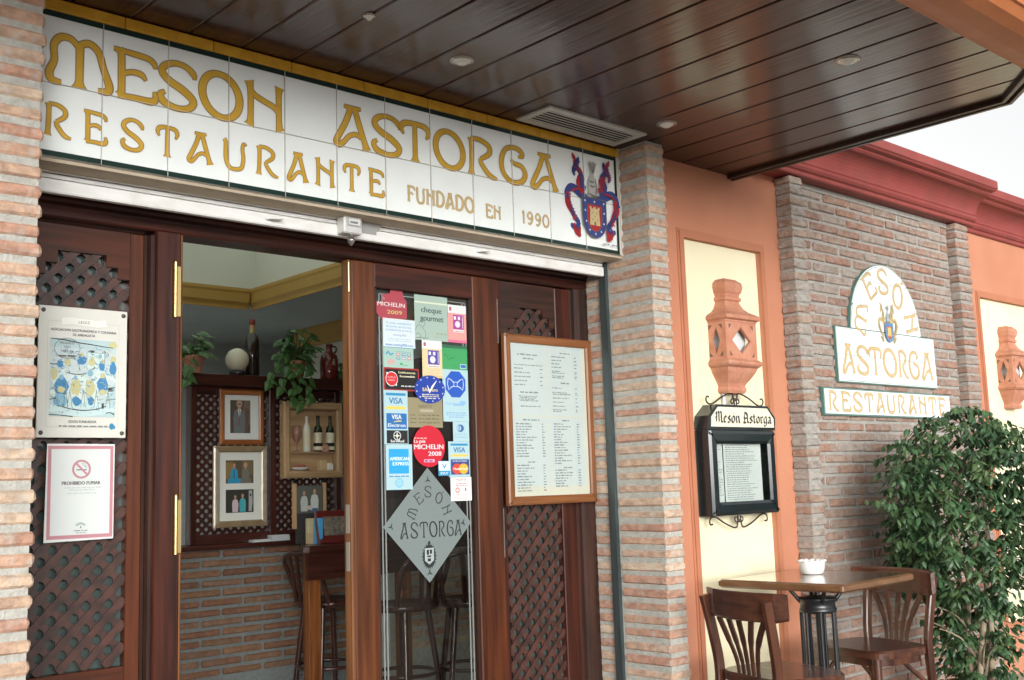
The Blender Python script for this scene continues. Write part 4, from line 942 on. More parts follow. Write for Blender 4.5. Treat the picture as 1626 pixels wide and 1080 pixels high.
FW1 = wood('menu_frame_wood', (.14, .048, .015), (.25, .10, .035), 2, rough=.35, coat=.3); FW1X = wood('menu_frame_wood_flat', (.14, .048, .015), (.25, .10, .035), 0, rough=.35, coat=.4)
frame_parts(mf, a0, a1, c0, c1, MY - .022, fw_, .022, FW1X, FW1)
MB().box(a0 + fw_ - .002, a1 - fw_ + .002, MY - .010, MY - .002, c0 + fw_ - .002, c1 - fw_ + .002).build('backing', mat('menu_backing', (.70, .66, .56), rough=.7), mf)
P = Print(MY - .0104, .00003); SH = (.62, .66, .67)
mx0, mx1, mz0, mz1 = a0 + fw_, a1 - fw_, c0 + fw_, c1 - fw_
xm = mx0 + (mx1 - mx0) * .47; zm = mz0 + (mz1 - mz0) * .52
for q in ((mx0 + .002, xm - .003, zm + .003, mz1 - .002), (xm + .003, mx1 - .022, zm + .003, mz1 - .002), (mx0 + .002, xm - .003, mz0 + .038, zm - .003), (xm + .003, mx1 - .022, mz0 + .038, zm - .003)): P.rect(*q, SH)
TK = (.24, .26, .27)
def lines(x0, x1, z, n, dz, h, fills=None):
    for i in range(n):
        f = random.uniform(.35, .85); P.scrib(x0, x0 + (x1 - x0) * .83, z - i * dz, h, TK, f)
        P.scrib(x1 - (x1 - x0) * .10, x1, z - i * dz, h, TK)
L0, L1 = mx0 + .022, xm - .022
P.text('VINOS, AGUARDIENTES Y LICORES', (L0 + L1) / 2, mz1 - .050, .007, TK, .125, bold=.0002) if 0 else (P.scrib(L0 + .02, L1 - .02, mz1 - .048, .011, TK), P.scrib(L0 + .05, L1 - .05, mz1 - .064, .010, TK))
P.scrib(L0, L1, mz1 - .090, .008, TK); lines(L0, L1, mz1 - .105, 5, .0165, .008)
P.scrib(L0 + .03, L1 - .03, mz1 - .202, .010, TK)
for i in range(4): P.scrib(L0 + .02 + .01 * (i % 2), L1 - .03 - .01 * (i % 3), mz1 - .217 - i * .006, .007, TK)
P.scrib(L0 + .03, L1 - .02, mz1 - .258, .008, TK)
R0, R1 = xm + .03, mx1 - .05
P.scrib(R0 + .05, R1 - .04, mz1 - .032, .010, TK); lines(R0, R1, mz1 - .048, 4, .0145, .009); lines(R0, R1, mz1 - .108, 2, .007, .008); lines(R0, R1, mz1 - .128, 2, .007, .008)
P.scrib(R0 + .05, R1 - .05, mz1 - .158, .011, TK); lines(R0, R1, mz1 - .178, 1, .01, .008); lines(R0, R1, mz1 - .197, 2, .007, .008); lines(R0, R1, mz1 - .220, 3, .0165, .008); lines(R0, R1, mz1 - .268, 2, .007, .008)
P.scrib(L0 + .04, L1 - .03, zm - .018, .011, TK); lines(L0, L1, zm - .034, 13, .0108, .009)
P.scrib(L0 + .06, L1 - .06, zm - .187, .010, TK); lines(L0, L1, zm - .200, 10, .0112, .009)
P.scrib(R0 + .05, R1 - .06, zm - .018, .010, TK); lines(R0, R1, zm - .032, 16, .0108, .009)
P.scrib(R0 + .05, R1 - .05, zm - .212, .009, TK); lines(R0, R1, zm - .222, 7, .0108, .009)
P.build('printed_menu', mf)
MB().box(mx0 - .001, mx1 + .001, MY - .0155, MY - .0135, mz0 - .001, mz1 + .001).build('glazing', PANE, mf)

# ------------------------------------------------------------------ stickers on the glass of the door
GYS = YF + .0200
def sticker(name, label, x0, x1, z0, z1, c, cat='sticker', shape=None, lay=0):
    y = GYS - lay * .0009
    if shape is None: o = MB().box(x0, x1, y - .0005, y, z0, z1).build(name, ink(c, .35))
    else: o = MB().prism(shape, y - .0005, y).build(name, ink(c, .35))
    tag(o, label, cat); return o, Print(y - .0006, .00004)
PB = (.36, .52, .56); NAVY = (.02, .09, .30); WH = (.64, .67, .67); YEL = (.70, .50, .09)
def ell(x, z, rx, rz, n=32): return [(x + rx * math.cos(2 * pi * i / n), z + rz * math.sin(2 * pi * i / n)) for i in range(n)]
o, P = sticker('guide_sticker', 'faded red stepped guide sticker dated 2009 at the top left of the door glass', 0, 0, 0, 0, (.36, .055, .075),
               shape=[(1.115, 1.862), (1.150, 1.826), (1.262, 1.840), (1.262, 1.905), (1.245, 1.925), (1.243, 1.965), (1.190, 1.968), (1.185, 1.93), (1.152, 1.925), (1.150, 1.895), (1.116, 1.895)])
P.text('la', 1.157, 1.905, .011, (.6, .35, .35)); P.text('MICHELIN', 1.19, 1.881, .016, (.66, .62, .60), .124, bold=.0004); P.text('2009', 1.205, 1.853, .0155, (.55, .45, .14), .068, bold=.0005); P.build('lettering', o)
o, P = sticker('voucher_sticker', 'large pale green sticker reading cheque gourmet', 1.297, 1.457, 1.765, 1.938, (.33, .43, .37), lay=1)
P.rect(1.297, 1.457, 1.907, 1.913, (.60, .66, .50)); P.text('cheque', 1.378, 1.872, .023, (.04, .07, .07), .098, bold=.0007); P.text('gourmet', 1.380, 1.840, .023, (.04, .07, .07), .112, bold=.0007)
for pts in ([(1.300, 1.80), (1.312, 1.822), (1.330, 1.815), (1.345, 1.80), (1.348, 1.78), (1.335, 1.768)], [(1.302, 1.785), (1.315, 1.79), (1.325, 1.78), (1.318, 1.770)], [(1.318, 1.83), (1.335, 1.845), (1.345, 1.828), (1.335, 1.815)], [(1.300, 1.77), (1.32, 1.775), (1.35, 1.772), (1.362, 1.778)]):
    P.ribbon([(a, b_, .0009) for a, b_ in cr(pts, 4)], (.08, .12, .12))
P.text('902 180 200', 1.425, 1.790, .007, (.25, .22, .08), .052); P.scrib(1.392, 1.452, 1.780, .005, (.3, .35, .3)); P.build('lettering', o)
def cutlery(name, label, x0, x1, z0, z1, top, body, low, icon, lay):
    o, P = sticker(name, label, x0, x1, z0, z1, top, lay=lay); h = z1 - z0; wd = x1 - x0
    P.rect(x0, x1, z0, z1 - h * .22, body); P.rect(x0, x1, z0, z0 + h * .07, low)
    P.rect(x0 + wd * .08, x0 + wd * .20, z1 - h * .16, z1 - h * .06, (.40, .10, .14)); P.text('2008', x0 + wd * .55, z1 - h * .17, h * .10, (.72, .66, .62), wd * .5)
    P.rect(x0 + wd * .28, x0 + wd * .86, z1 - h * .64, z1 - h * .26, icon); P.disc(x0 + wd * .52, z1 - h * .51, wd * .14, wd * .14, WH)
    for q in (.38, .60): P.rect(x0 + wd * (q - .06), x0 + wd * (q + .06), z1 - h * .39, z1 - h * .30, WH)
    P.rect(x0 + wd * .78, x0 + wd * .81, z1 - h * .61, z1 - h * .29, WH)
    P.rect(x0 + wd * .28, x0 + wd * .86, z1 - h * .72, z1 - h * .655, (.7, .66, .66)); P.scrib(x0 + wd * .32, x0 + wd * .84, z1 - h * .705, h * .04, (.2, .12, .2))
    for q in (.80, .87): P.scrib(x0 + wd * .2, x0 + wd * .9, z1 - h * q, h * .025, (.6, .36, .3))
    P.build('emblem', o)
cutlery('restaurant_sticker', 'pink and white sticker with a purple cutlery symbol, right of the pale green one', 1.458, 1.550, 1.765, 1.913, WH, (.72, .30, .28), (.62, .14, .26), (.33, .04, .27), 2)
o, P = sticker('website_sticker', 'white sticker with rows of blue print at the left of the door glass', 1.150, 1.297, 1.728, 1.836, (.56, .64, .66), lay=2)
for i, s_ in enumerate(('Si esta satisfecho', 'del precio que ha visto', 'probablemente es uno de')): P.text(s_, 1.222, 1.816 - i * .013, .0085, (.04, .25, .52), .118)
P.text('renting 900', 1.225, 1.772, .008, (.15, .20, .45), .06)
for i in range(2): P.scrib(1.170, 1.275, 1.759 - i * .007, .005, (.35, .45, .55))
P.text('www.renting900.com', 1.223, 1.734, .010, (.05, .17, .5), .128, bold=.0003); P.rect(1.150, 1.297, 1.728, 1.7295, (.05, .3, .6)); P.build('lettering', o)
o, P = sticker('payment_card_sticker', 'mint green sticker with a grid of tiny card symbols', 1.150, 1.288, 1.653, 1.7275, (.32, .47, .41), lay=1)
P.ribbon([(1.162, 1.702, .003), (1.172, 1.712, .003), (1.182, 1.700, .003), (1.194, 1.706, .003)], (.02, .25, .42)); P.scrib(1.203, 1.275, 1.712, .005, (.15, .35, .3)); P.disc(1.184, 1.674, .017, .010, (.50, .33, .30)); P.disc(1.231, 1.668, .007, .005, (.05, .35, .12)); P.scrib(1.24, 1.265, 1.662, .006, (.1, .3, .2))
for i in range(3):
    for j in range(2): P.rect(1.209 + i * .025, 1.226 + i * .025, 1.684 + j * .014 - .0, 1.694 + j * .014, ((.12, .22, .30), (.30, .32, .42), (.45, .20, .2), (.08, .2, .42))[(i + j * 2) % 4]); P.rect(1.212 + i * .025, 1.223 + i * .025, 1.688 + j * .014, 1.691 + j * .014, WH)
P.build('emblem', o)
o, P = sticker('recommended_sticker', 'black sticker with a red border and red round badge', 1.152, 1.312, 1.568, 1.6525, (.33, .022, .02), lay=1)
P.rect(1.157, 1.307, 1.573, 1.6475, (.01, .01, .01)); P.disc(1.186, 1.611, .028, .0275, WH); P.disc(1.186, 1.611, .0255, .025, (.55, .02, .025)); P.disc(1.165, 1.632, .0035, .0035, WH); P.disc(1.206, 1.589, .0035, .0035, WH)
P.text('BUENA', 1.186, 1.614, .0065, (.7, .5, .5), .036); P.text('MESA', 1.186, 1.603, .0065, (.7, .5, .5), .03)
P.text('Establecimiento', 1.256, 1.633, .008, (.70, .64, .38), .078, bold=.0003); P.text('Recomendado', 1.258, 1.619, .008, (.75, .72, .55), .070, bold=.0003); P.scrib(1.228, 1.298, 1.584, .007, (.6, .6, .6)); P.build('emblem', o)
o, P = sticker('green_sticker', 'plain green sticker with a small blue badge', 1.424, 1.551, 1.659, 1.754, (.045, .30, .10), lay=1)
P.rect(1.424, 1.551, 1.754 - .012, 1.754, (.03, .12, .07)); P.ribbon([(1.435, 1.718, .0009), (1.450, 1.712, .0009), (1.458, 1.698, .0009), (1.486, 1.708, .0009)], (.01, .05, .03)); P.rect(1.514, 1.545, 1.665, 1.682, (.55, .65, .7)); P.rect(1.516, 1.543, 1.667, 1.680, (.03, .14, .42)); P.build('emblem', o)
cutlery('restaurant_sticker', 'pale yellow and white sticker with a blue cutlery symbol, above the round blue badge', 1.328, 1.424, 1.622, 1.765, WH, (.66, .52, .30), (.60, .42, .22), (.08, .05, .32), 3)
o, P = sticker('bow_tie_sticker', 'pale blue sticker with a blue octagon and white bow tie outline', 1.424, 1.551, 1.458, 1.659, PB, lay=2)
oc = [(1.488 + .0535 * math.cos(pi / 8 + pi / 4 * i), 1.602 + .052 * math.sin(pi / 8 + pi / 4 * i) * 1.05) for i in range(8)]
P.poly(oc, (.015, .085, .42)); W2 = (.62, .72, .85)
for s_ in (-1, 1): P.ribbon([(1.488 + s_ * u, 1.602 + v, .0014) for u, v in ((.008, .006), (.022, .017), (.036, .023), (.040, .0), (.034, -.022), (.022, -.012), (.008, -.006))], W2)
P.ribbon([(1.488 + u, 1.602 + v, .0014) for u, v in ((-.008, .009), (.008, .009), (.008, -.009), (-.008, -.009))], W2, True)
P.text('Vuelva', 1.458, 1.522, .012, (.18, .38, .62), .046); P.text('Sodexho', 1.502, 1.519, .013, (.08, .25, .58), .05); P.rect(1.508, 1.536, 1.526, 1.538, (.2, .4, .65))
for i in range(3): P.scrib(1.438 + .012 * (i == 2), 1.538 - .012 * (i == 2), 1.490 - i * .008, .006, (.15, .33, .55))
P.build('emblem', o)
o, P = sticker('quality_badge', 'round blue badge with a ring of white stars and a white tick', 0, 0, 0, 0, (.012, .045, .30), shape=ell(1.361, 1.578, .073, .053), lay=4)
for i in range(12):
    a = 2 * pi * i / 12 + .2; P.disc(1.361 + .064 * math.cos(a), 1.578 + .045 * math.sin(a), .0028, .0028, WH, 6)
P.text('SAuvero', 1.361, 1.570, .014, (.66, .55, .20), .072, bold=.0006); P.ribbon([(1.348, 1.592, .0015), (1.359, 1.568, .005), (1.372, 1.588, .004), (1.393, 1.612, .001)], (.85, .86, .86))
for i in range(3): P.scrib(1.322 + .012 * (i == 2), 1.402 - .012 * (i == 2), 1.556 - i * .007, .0065, (.6, .55, .4))
P.build('emblem', o)
def visa(P, x0, x1, z1, h):
    P.rect(x0, x1, z1 - h * .16, z1, (.02, .22, .42)); P.text('VISA', (x0 + x1) / 2, z1 - h * .66, h * .40, (.02, .13, .32), (x1 - x0) * .68, bold=.0008); P.rect(x0, x1, z1 - h, z1 - h * .82, YEL)
o, P = sticker('card_logo_strip', 'pale blue strip of VISA, VISA Electron and ServiRed card logos', 1.148, 1.256, 1.3715, 1.569, PB, lay=2)
visa(P, 1.157, 1.247, 1.559, .060)
P.rect(1.158, 1.250, 1.427, 1.484, (.02, .13, .36)); P.text('VISA', 1.204, 1.463, .017, WH, .044, bold=.0005); P.ribbon([(1.190, 1.452, .001), (1.21, 1.456, .002), (1.226, 1.456, .002)], YEL); P.text('Electron', 1.204, 1.434, .014, WH, .078, bold=.0004)
P.rect(1.158, 1.253, 1.374, 1.422, (.012, .014, .014)); P.ring(1.205, 1.402, .0155, .0012, WH); P.rect(1.2035, 1.2065, 1.389, 1.415, WH); P.rect(1.192, 1.218, 1.4005, 1.4035, WH); P.disc(1.205, 1.402, .006, .006, (.66, .66, .4), 8); P.text('ServiRed', 1.205, 1.378, .010, WH, .060, bold=.0004); P.build('emblem', o)
o, P = sticker('card_logo_sticker', 'pale blue American Express sticker with a bright blue square', 1.153, 1.272, 1.2055, 1.3705, PB, lay=2)
P.rect(1.166, 1.256, 1.264, 1.354, (.02, .30, .62)); P.text('AMERICAN', 1.213, 1.312, .013, (.62, .76, .84), .084, bold=.0006); P.text('EXPRESS', 1.219, 1.294, .013, (.62, .76, .84), .072, bold=.0006); P.scrib(1.166, 1.256, 1.252, .008, (.06, .2, .4)); 
P.ring(1.211, 1.231, .016, .0015, (.10, .38, .58), 16); P.rect(1.198, 1.224, 1.218, 1.244, (.22, .48, .64)); P.ring(1.211, 1.231, .008, .0012, PB, 14); P.build('emblem', o)
o, P = sticker('opening_hours_plate', 'dull brown opening hours plate headed ABIERTO behind the blue badge', 1.256, 1.422, 1.434, 1.545, (.25, .22, .13), lay=0)
P.text('ABIERTO', 1.338, 1.508, .011, (.10, .09, .05), .066); P.rect(1.315, 1.378, 1.492, 1.502, (.36, .33, .24))
for i in range(3): P.scrib(1.268, 1.296, 1.478 - i * .014, .007, (.12, .10, .06)); P.scrib(1.308, 1.405, 1.478 - i * .014, .009, (.14, .12, .07))
P.build('lettering', o)
o, P = sticker('guide_sticker', 'bright red round guide sticker dated 2008 above the frosted diamond', 0, 0, 0, 0, (.50, .012, .03), shape=ell(1.3515, 1.364, .0765, .078), lay=3)
P.scrib(1.283, 1.345, 1.392, .007, (.7, .4, .4)); P.text('La guía', 1.308, 1.377, .0125, (.78, .66, .66), .052, bold=.0003); P.text('MICHELIN', 1.3505, 1.353, .0185, WH, .138, bold=.0006); P.text('2008', 1.378, 1.328, .0175, (.78, .62, .66), .062, bold=.0006); P.rect(1.326, 1.376, 1.304, 1.315, (.62, .36, .45)); P.scrib(1.330, 1.372, 1.306, .013, (.30, .05, .25)); P.build('lettering', o)
o, P = sticker('card_logo_sticker', 'small pale blue Diners Club sticker with a dark blue disc', 1.470, 1.550, 1.3825, 1.4575, PB, lay=2)
P.disc(1.506, 1.433, .018, .0145, (.02, .10, .28)); P.disc(1.500, 1.433, .011, .0105, (.35, .48, .58)); P.rect(1.498, 1.502, 1.424, 1.442, (.05, .14, .3)); P.text('Diners Club', 1.510, 1.407, .008, (.2, .36, .5), .058); P.text('International', 1.510, 1.396, .008, (.2, .36, .5), .06); P.build('emblem', o)
o, P = sticker('card_logo_strip', 'pale blue strip of VISA, EUROCARD and MasterCard logos at the right of the glass', 1.444, 1.549, 1.247, 1.3820, PB, lay=3)
visa(P, 1.455, 1.540, 1.374, .050); P.rect(1.454, 1.545, 1.256, 1.314, (.02, .05, .20)); P.text('EUROCARD', 1.499, 1.304, .007, WH, .07); P.disc(1.484, 1.278, .0235, .020, (.60, .055, .03)); P.disc(1.516, 1.278, .0235, .020, (.72, .38, .04)); P.text('MasterCard', 1.500, 1.274, .009, (.8, .76, .7), .066, bold=.0003); P.build('emblem', o)
o, P = sticker('card_logo_sticker', 'small white and blue V PAY sticker', 1.392, 1.449, 1.2525, 1.3085, (.03, .25, .46), lay=5)
P.rect(1.394, 1.447, 1.272, 1.3065, (.70, .80, .84)); P.text('V', 1.421, 1.279, .021, (.03, .22, .45), .022, bold=.001); P.text('PAY', 1.421, 1.257, .010, WH, .036, bold=.0005); P.build('emblem', o)
o, P = sticker('notice_sticker', 'white sticker with red print at the lower right of the card logos', 1.450, 1.553, 1.1565, 1.2460, (.68, .71, .71), lay=4)
P.text('AQUÍ SE', 1.502, 1.233, .0085, (.55, .05, .05), .05, bold=.0003); P.rect(1.455, 1.548, 1.2285, 1.2292, (.6, .1, .1))
for i in range(2): P.scrib(1.475, 1.53, 1.220 - i * .007, .006, (.6, .15, .12))
P.ring(1.483, 1.197, .0085, .0025, (.62, .20, .16)); P.disc(1.523, 1.200, .004, .006, (.25, .12, .12)); P.rect(1.517, 1.529, 1.193, 1.1955, (.55, .2, .18)); P.scrib(1.472, 1.497, 1.179, .006, (.65, .3, .27)); P.scrib(1.518, 1.532, 1.179, .006, (.65, .3, .27))
for i in range(2): P.scrib(1.465, 1.54, 1.169 - i * .006, .005, (.66, .34, .3))
P.build('lettering', o)
# frosted diamond emblem
DCX, DCZ, DH, DV = 1.343, 1.0735, .206, .2105
o, P = sticker('diamond_emblem', 'frosted grey diamond on the door glass reading MESON ASTORGA', 0, 0, 0, 0, (.165, .20, .195), 'emblem', [(DCX, DCZ - DV), (DCX + DH, DCZ), (DCX, DCZ + DV), (DCX - DH, DCZ)])
DKI = (.018, .025, .024); dk = lambda a, b_, c, d, ch: letter(P, ch, a, b_, c, d, DKI, None, 0, .92)
for c, (a, b_) in zip('ASTORGA', ((-.145, -.105), (-.095, -.058), (-.05, -.008), (-.002, .04), (.046, .082), (.088, .124), (.128, .166))): part_letter(o, P.y, c, DCX + .004 + a * .93, DCX + .004 + b_ * .93, DCZ - .046, DCZ + .012, DKI, None, 0, .95)
for c, (u, v, an) in zip('MESÓN', ((-.076, .046, 66), (-.044, .098, 35), (.000, .122, 0), (.052, .097, -30), (.088, .052, -72))):
    ca, sa = math.cos(R(an)), math.sin(R(an)); hw, hh = .017, .042
    if c == 'M': hw = .020
    part_letter(o, P.y, c, 0, 1, 0, hh, DKI, None, 0, 1.0, lambda p, q, u=u, v=v, ca=ca, sa=sa, hw=hw, hh=hh: (DCX + u + (p - .5) * 2 * hw * ca - (q - .5) * hh * sa, DCZ + v + (p - .5) * 2 * hw * sa + (q - .5) * hh * ca))
P.disc(DCX, DCZ - .115, .030, .042, DKI, 20)
for i in range(22): 
    a = 2 * pi * i / 22; P.poly([(DCX + .028 * math.cos(a - .1), DCZ - .115 + .040 * math.sin(a - .1)), (DCX + .036 * math.cos(a), DCZ - .115 + .050 * math.sin(a)), (DCX + .028 * math.cos(a + .1), DCZ - .115 + .040 * math.sin(a + .1))], DKI)
P.poly([(DCX + u * .021, DCZ - .115 + v * .03) for u, v in ((-1, 1), (1, 1), (1, -.5), (0, -1), (-1, -.5))], (.33, .38, .37))
for q in ((-.6, -.1, .2, .8), (.1, .6, .3, .8), (-.5, .4, -.1, .1), (-.4, .3, -.6, -.25)): P.rect(DCX + q[0] * .021, DCX + q[1] * .021, DCZ - .115 + q[2] * .03, DCZ - .115 + q[3] * .03, DKI)
P.poly([(DCX - .006, DCZ - .072), (DCX + .006, DCZ - .072), (DCX + .004, DCZ - .060), (DCX - .004, DCZ - .060)], DKI)
for u, v in ((0, .165), (0, -.175), (-.172, 0), (.165, 0)):
    for a in (0, 120, 240): P.ribbon([(DCX + u, DCZ + v, .003), (DCX + u + .014 * math.sin(R(a + 20 * (u != 0))), DCZ + v + .014 * math.cos(R(a + 20 * (u != 0))), .001)], DKI)
P.build('engraved_emblem', o)

# ================================================================== ON THE FACADE TO THE RIGHT
# arched tile sign on the brick panel
ws = thing('arched_tile_sign', 'white arched tile sign lettered MESON ASTORGA on the brick panel', 'sign', (4.215, -.08, 1.95))
WY = -.086; AX, AZ, AR = 4.217, 1.957, .366
SX0, SX1, SZ0 = 3.703, 4.728, 1.671
edge = [(SX0, SZ0), (SX1, SZ0), (SX1, AZ), (AX + AR, AZ)] + [(AX + AR * math.cos(a), AZ + AR * math.sin(a)) for a in [pi * i / 28 for i in range(1, 28)]] + [(AX - AR, AZ), (SX0, AZ)]
MB().prism(edge, WY + .004, -.0665).build('border', mat('sign_green_edge', (.10, .20, .17), rough=.3), ws)
# tiles clipped to the outline
def tile_poly(x0, x1, z0, z1, ins=.0045):
    if z1 <= AZ + 1e-6: return [(x0, z0), (x1, z0), (x1, z1), (x0, z1)]
    r = AR - ins; up = []
    xa, xb = max(x0, AX - math.sqrt(max(0, r * r - (z0 - AZ) ** 2))), min(x1, AX + math.sqrt(max(0, r * r - (z0 - AZ) ** 2)))
    if xb - xa < .01: return None
    top = []
    for i in range(9):
        x = xb + (xa - xb) * i / 8; zz = AZ + math.sqrt(max(0, r * r - (x - AX) ** 2)); top.append((x, min(z1, max(z0, zz))))
    return [(xa, z0), (xb, z0)] + top
nx = 7
for j, (z0, z1) in enumerate(((SZ0 + .0045, SZ0 + .142), (SZ0 + .142, AZ - .0045), (AZ - .0045 + .0, AZ + .13), (AZ + .13, AZ + .262), (AZ + .262, AZ + .4))):
    for i in range(nx):
        x0, x1 = SX0 + .0045 + i * (SX1 - SX0 - .009) / nx, SX0 + .0045 + (i + 1) * (SX1 - SX0 - .009) / nx
        if j >= 2:
            x0, x1 = max(x0, AX - AR + .0045), min(x1, AX + AR - .0045)
            if x1 - x0 < .01: continue
        pp = tile_poly(x0 + .0011, x1 - .0011, z0 + .0011, z1 - .0011) if j != 2 else tile_poly(x0 + .0007, x1 - .0007, AZ + .0001, z1 - .0007)
        if pp:
            q = []
            for p_ in pp:
                if not q or math.hypot(p_[0] - q[-1][0], p_[1] - q[-1][1]) > 1e-4: q.append(p_)
            if math.hypot(q[0][0] - q[-1][0], q[0][1] - q[-1][1]) < 1e-4: q.pop()
            if len(q) > 2: MB().prism(q, WY + random.uniform(-.0003, .0003), WY + .0038).build('tile', TILE, ws)
P = Print(WY - .0006, .00004)
P.ribbon([(p_[0] + (.011 if p_[0] < AX else -.011), p_[1] + (.011 if p_[1] < SZ0 + .01 else -.010), .0013) for p_ in edge[:3]] + [(AX + (AR - .011) * math.cos(a), AZ + (AR - .011) * math.sin(a) - (.0105 if i in (0, 28) else 0), .0013) for i, a in enumerate([pi * i / 28 for i in range(29)])] + [(SX0 + .011, AZ - .0105, .0013)], (.10, .17, .15), True); P.build('border_line', ws)
P = Print(WY - .0008, .00004)
for c, a, b_ in zip('ASTORGA', (3.738, 3.880, 3.998, 4.142, 4.305, 4.415, 4.555), (3.868, 4.000, 4.135, 4.292, 4.412, 4.535, 4.690)): part_letter(ws, WY - .0008, c, a, b_, 1.718, 1.868, GOLD2, GOLD2LN, .022, .95)
for c, cx_, cz_, an in (('M', 3.955, 2.015, 74), ('E', 4.062, 2.195, 34), ('S', 4.205, 2.232, 6), ('Ó', 4.355, 2.165, -22), ('N', 4.478, 2.025, -78)):
    ca, sa = math.cos(R(an)), math.sin(R(an)); hw, hh = (.056, .138) if c != 'M' else (.090, .115)
    if c == 'S': hw = .055
    part_letter(ws, WY - .0008, c, 0, 1, 0, hh, GOLD2, GOLD2LN, .022, .95, lambda p, q, cx_=cx_, cz_=cz_, ca=ca, sa=sa, hw=hw, hh=hh: (cx_ + (p - .5) * 2 * hw * ca - (q - .5) * hh * sa, cz_ + (p - .5) * 2 * hw * sa + (q - .5) * hh * ca))
P = Print(WY - .0008, .00004); crest(P, 4.222, 2.005, .62, (.07, .20, .42), (.42, .09, .06), (.38, .42, .44), (.24, .22, .18), (.66, .50, .16), ((.50, .40, .18), (.42, .34, .18))); P.build('coat_of_arms', ws)
rs = thing('name_tile_sign', 'long low white tile sign reading RESTAURANTE under the arched sign', 'sign', (4.2, -.08, 1.5))
RX0, RX1, RZ0, RZ1 = 3.550, 4.856, 1.503, 1.641
MB().box(RX0, RX1, WY + .002, -.0665, RZ0, RZ1).build('border', bpy.data.materials['sign_green_edge'], rs)
for i in range(9):
    q = (RX1 - RX0 - .016) / 9
    MB().box(RX0 + .008 + i * q + .0007, RX0 + .008 + (i + 1) * q - .0007, WY - .002 + random.uniform(-.0003, .0003), WY + .0018, RZ0 + .008, RZ1 - .008).build('tile', TILE, rs)
P = Print(WY - .0026, .00004); q = (4.822 - 3.588) / 11
for i, c in enumerate('RESTAURANTE'): part_letter(rs, WY - .0026, c, 3.588 + i * q, 3.588 + i * q + q * .80, RZ0 + .022, RZ1 - .018, GOLD2, GOLD2LN, .03, 1.1)

# terracotta wall lanterns
def lantern(label, cx, z_off, wall_y=-.012):
    t = thing('wall_lantern', label, 'lantern', (cx, wall_y, 1.6 + z_off), 'terracotta wall lanterns')
    def stack(levels, name, parent, m=TERRA):
        b = MB(); vs = []; fs = []
        for z, hw, d in levels: vs += [(cx - hw, wall_y + .0, z + z_off), (cx - hw, wall_y - d, z + z_off), (cx + hw, wall_y - d, z + z_off), (cx + hw, wall_y, z + z_off)]
        for i in range(len(levels) - 1):
            for j in range(4):
                a = 4 * i + j; c = 4 * i + (j + 1) % 4; fs.append((a, c, c + 4, a + 4))
        n = len(levels) - 1; fs += [(3, 2, 1, 0), (4 * n, 4 * n + 1, 4 * n + 2, 4 * n + 3)]
        return b.add(vs, fs).build(name, m, parent)
    stack([(1.938, .122, .110), (1.945, .112, .100), (1.957, .086, .082), (1.975, .066, .067), (1.997, .055, .058), (2.006, .052, .056), (2.0125, .060, .064), (2.024, .060, .064), (2.030, .052, .057), (2.041, .054, .06), (2.050, .060, .067), (2.075, .066, .072), (2.094, .062, .068), (2.105, .048, .054), (2.110, .044, .05)], 'cap', t)
    stack([(1.905, .116, .098), (1.9125, .118, .1), (1.918, .127, .113), (1.926, .129, .115), (1.933, .127, .114), (1.9375, .122, .110)], 'upper_ledge', t)
    stack([(1.700, .112, .094), (1.708, .122, .108), (1.716, .127, .113), (1.726, .126, .112), (1.734, .119, .102), (1.7375, .117, .098)], 'lower_ledge', t)
    stack([(1.588, .062, .052), (1.600, .068, .058), (1.612, .068, .058), (1.618, .063, .053), (1.633, .070, .059), (1.655, .086, .074), (1.680, .103, .088), (1.6995, .112, .095)], 'base_bowl', t)
    h, d, z0, z1 = .115, .096, 1.738 + z_off, 1.9045 + z_off; zm_ = (z0 + z1) / 2
    def face(o, u, nrm, wd):
        th = .014
        out = [(0, z0), (wd, z0), (wd, z1), (0, z1)]; dm = [(wd / 2, z0 + .022), (wd / 2 + wd * .30, zm_), (wd / 2, z1 - .022), (wd / 2 - wd * .30, zm_)]
        vs = []
        for k in (0, 1):
            for (a, z) in out + dm: vs.append((o[0] + u[0] * a - nrm[0] * th * k, o[1] + u[1] * a - nrm[1] * th * k, z))
        f = [(0, 1, 4), (1, 2, 5), (2, 3, 6), (3, 0, 7), (1, 5, 4), (2, 6, 5), (3, 7, 6), (0, 4, 7)]
        fs = f + [tuple(8 + i for i in reversed(q)) for q in f]
        for i in range(4): fs += [(i, 8 + i, 8 + (i + 1) % 4, (i + 1) % 4), (4 + i, 4 + (i + 1) % 4, 12 + (i + 1) % 4, 12 + i)]
        b = MB().add(vs, fs)
        for ca_, za, s1, s2 in ((.14, z0 + .018, 1, 1), (.86, z0 + .018, -1, 1), (.14, z1 - .018, 1, -1), (.86, z1 - .018, -1, -1)):
            q = [(ca_ * wd - .008 * s1, za - .006 * s2), (ca_ * wd + .012 * s1, za - .006 * s2), (ca_ * wd - .008 * s1, za + .017 * s2)]
            b.add([(o[0] + u[0] * a + nrm[0] * .0008, o[1] + u[1] * a + nrm[1] * .0008, z) for a, z in q], [(0, 1, 2) if s1 * s2 > 0 else (0, 2, 1)], 1)
        b.build('pierced_side', [TERRA, mat('lantern_slot_shade', (.16, .09, .065), rough=.9)], t)  # flat dark triangles painted for the shade inside the corner holes
    face((cx - h, wall_y - d), (1, 0), (0, -1), 2 * h); face((cx - h, wall_y), (0, -1), (-1, 0), d - .0145); face((cx + h, wall_y - d + .0145), (0, 1), (1, 0), d - .0145)
    MB().box(cx - h + .034, cx + h - .034, wall_y - d + .040, wall_y - .004, z0 + .002, z1 - .002).build('lamp_glass', mat('frosted_lamp_glass', (.62, .64, .64), rough=.3), t)
lantern('terracotta wall lantern with diamond openings above the black menu box', 2.872, 0)
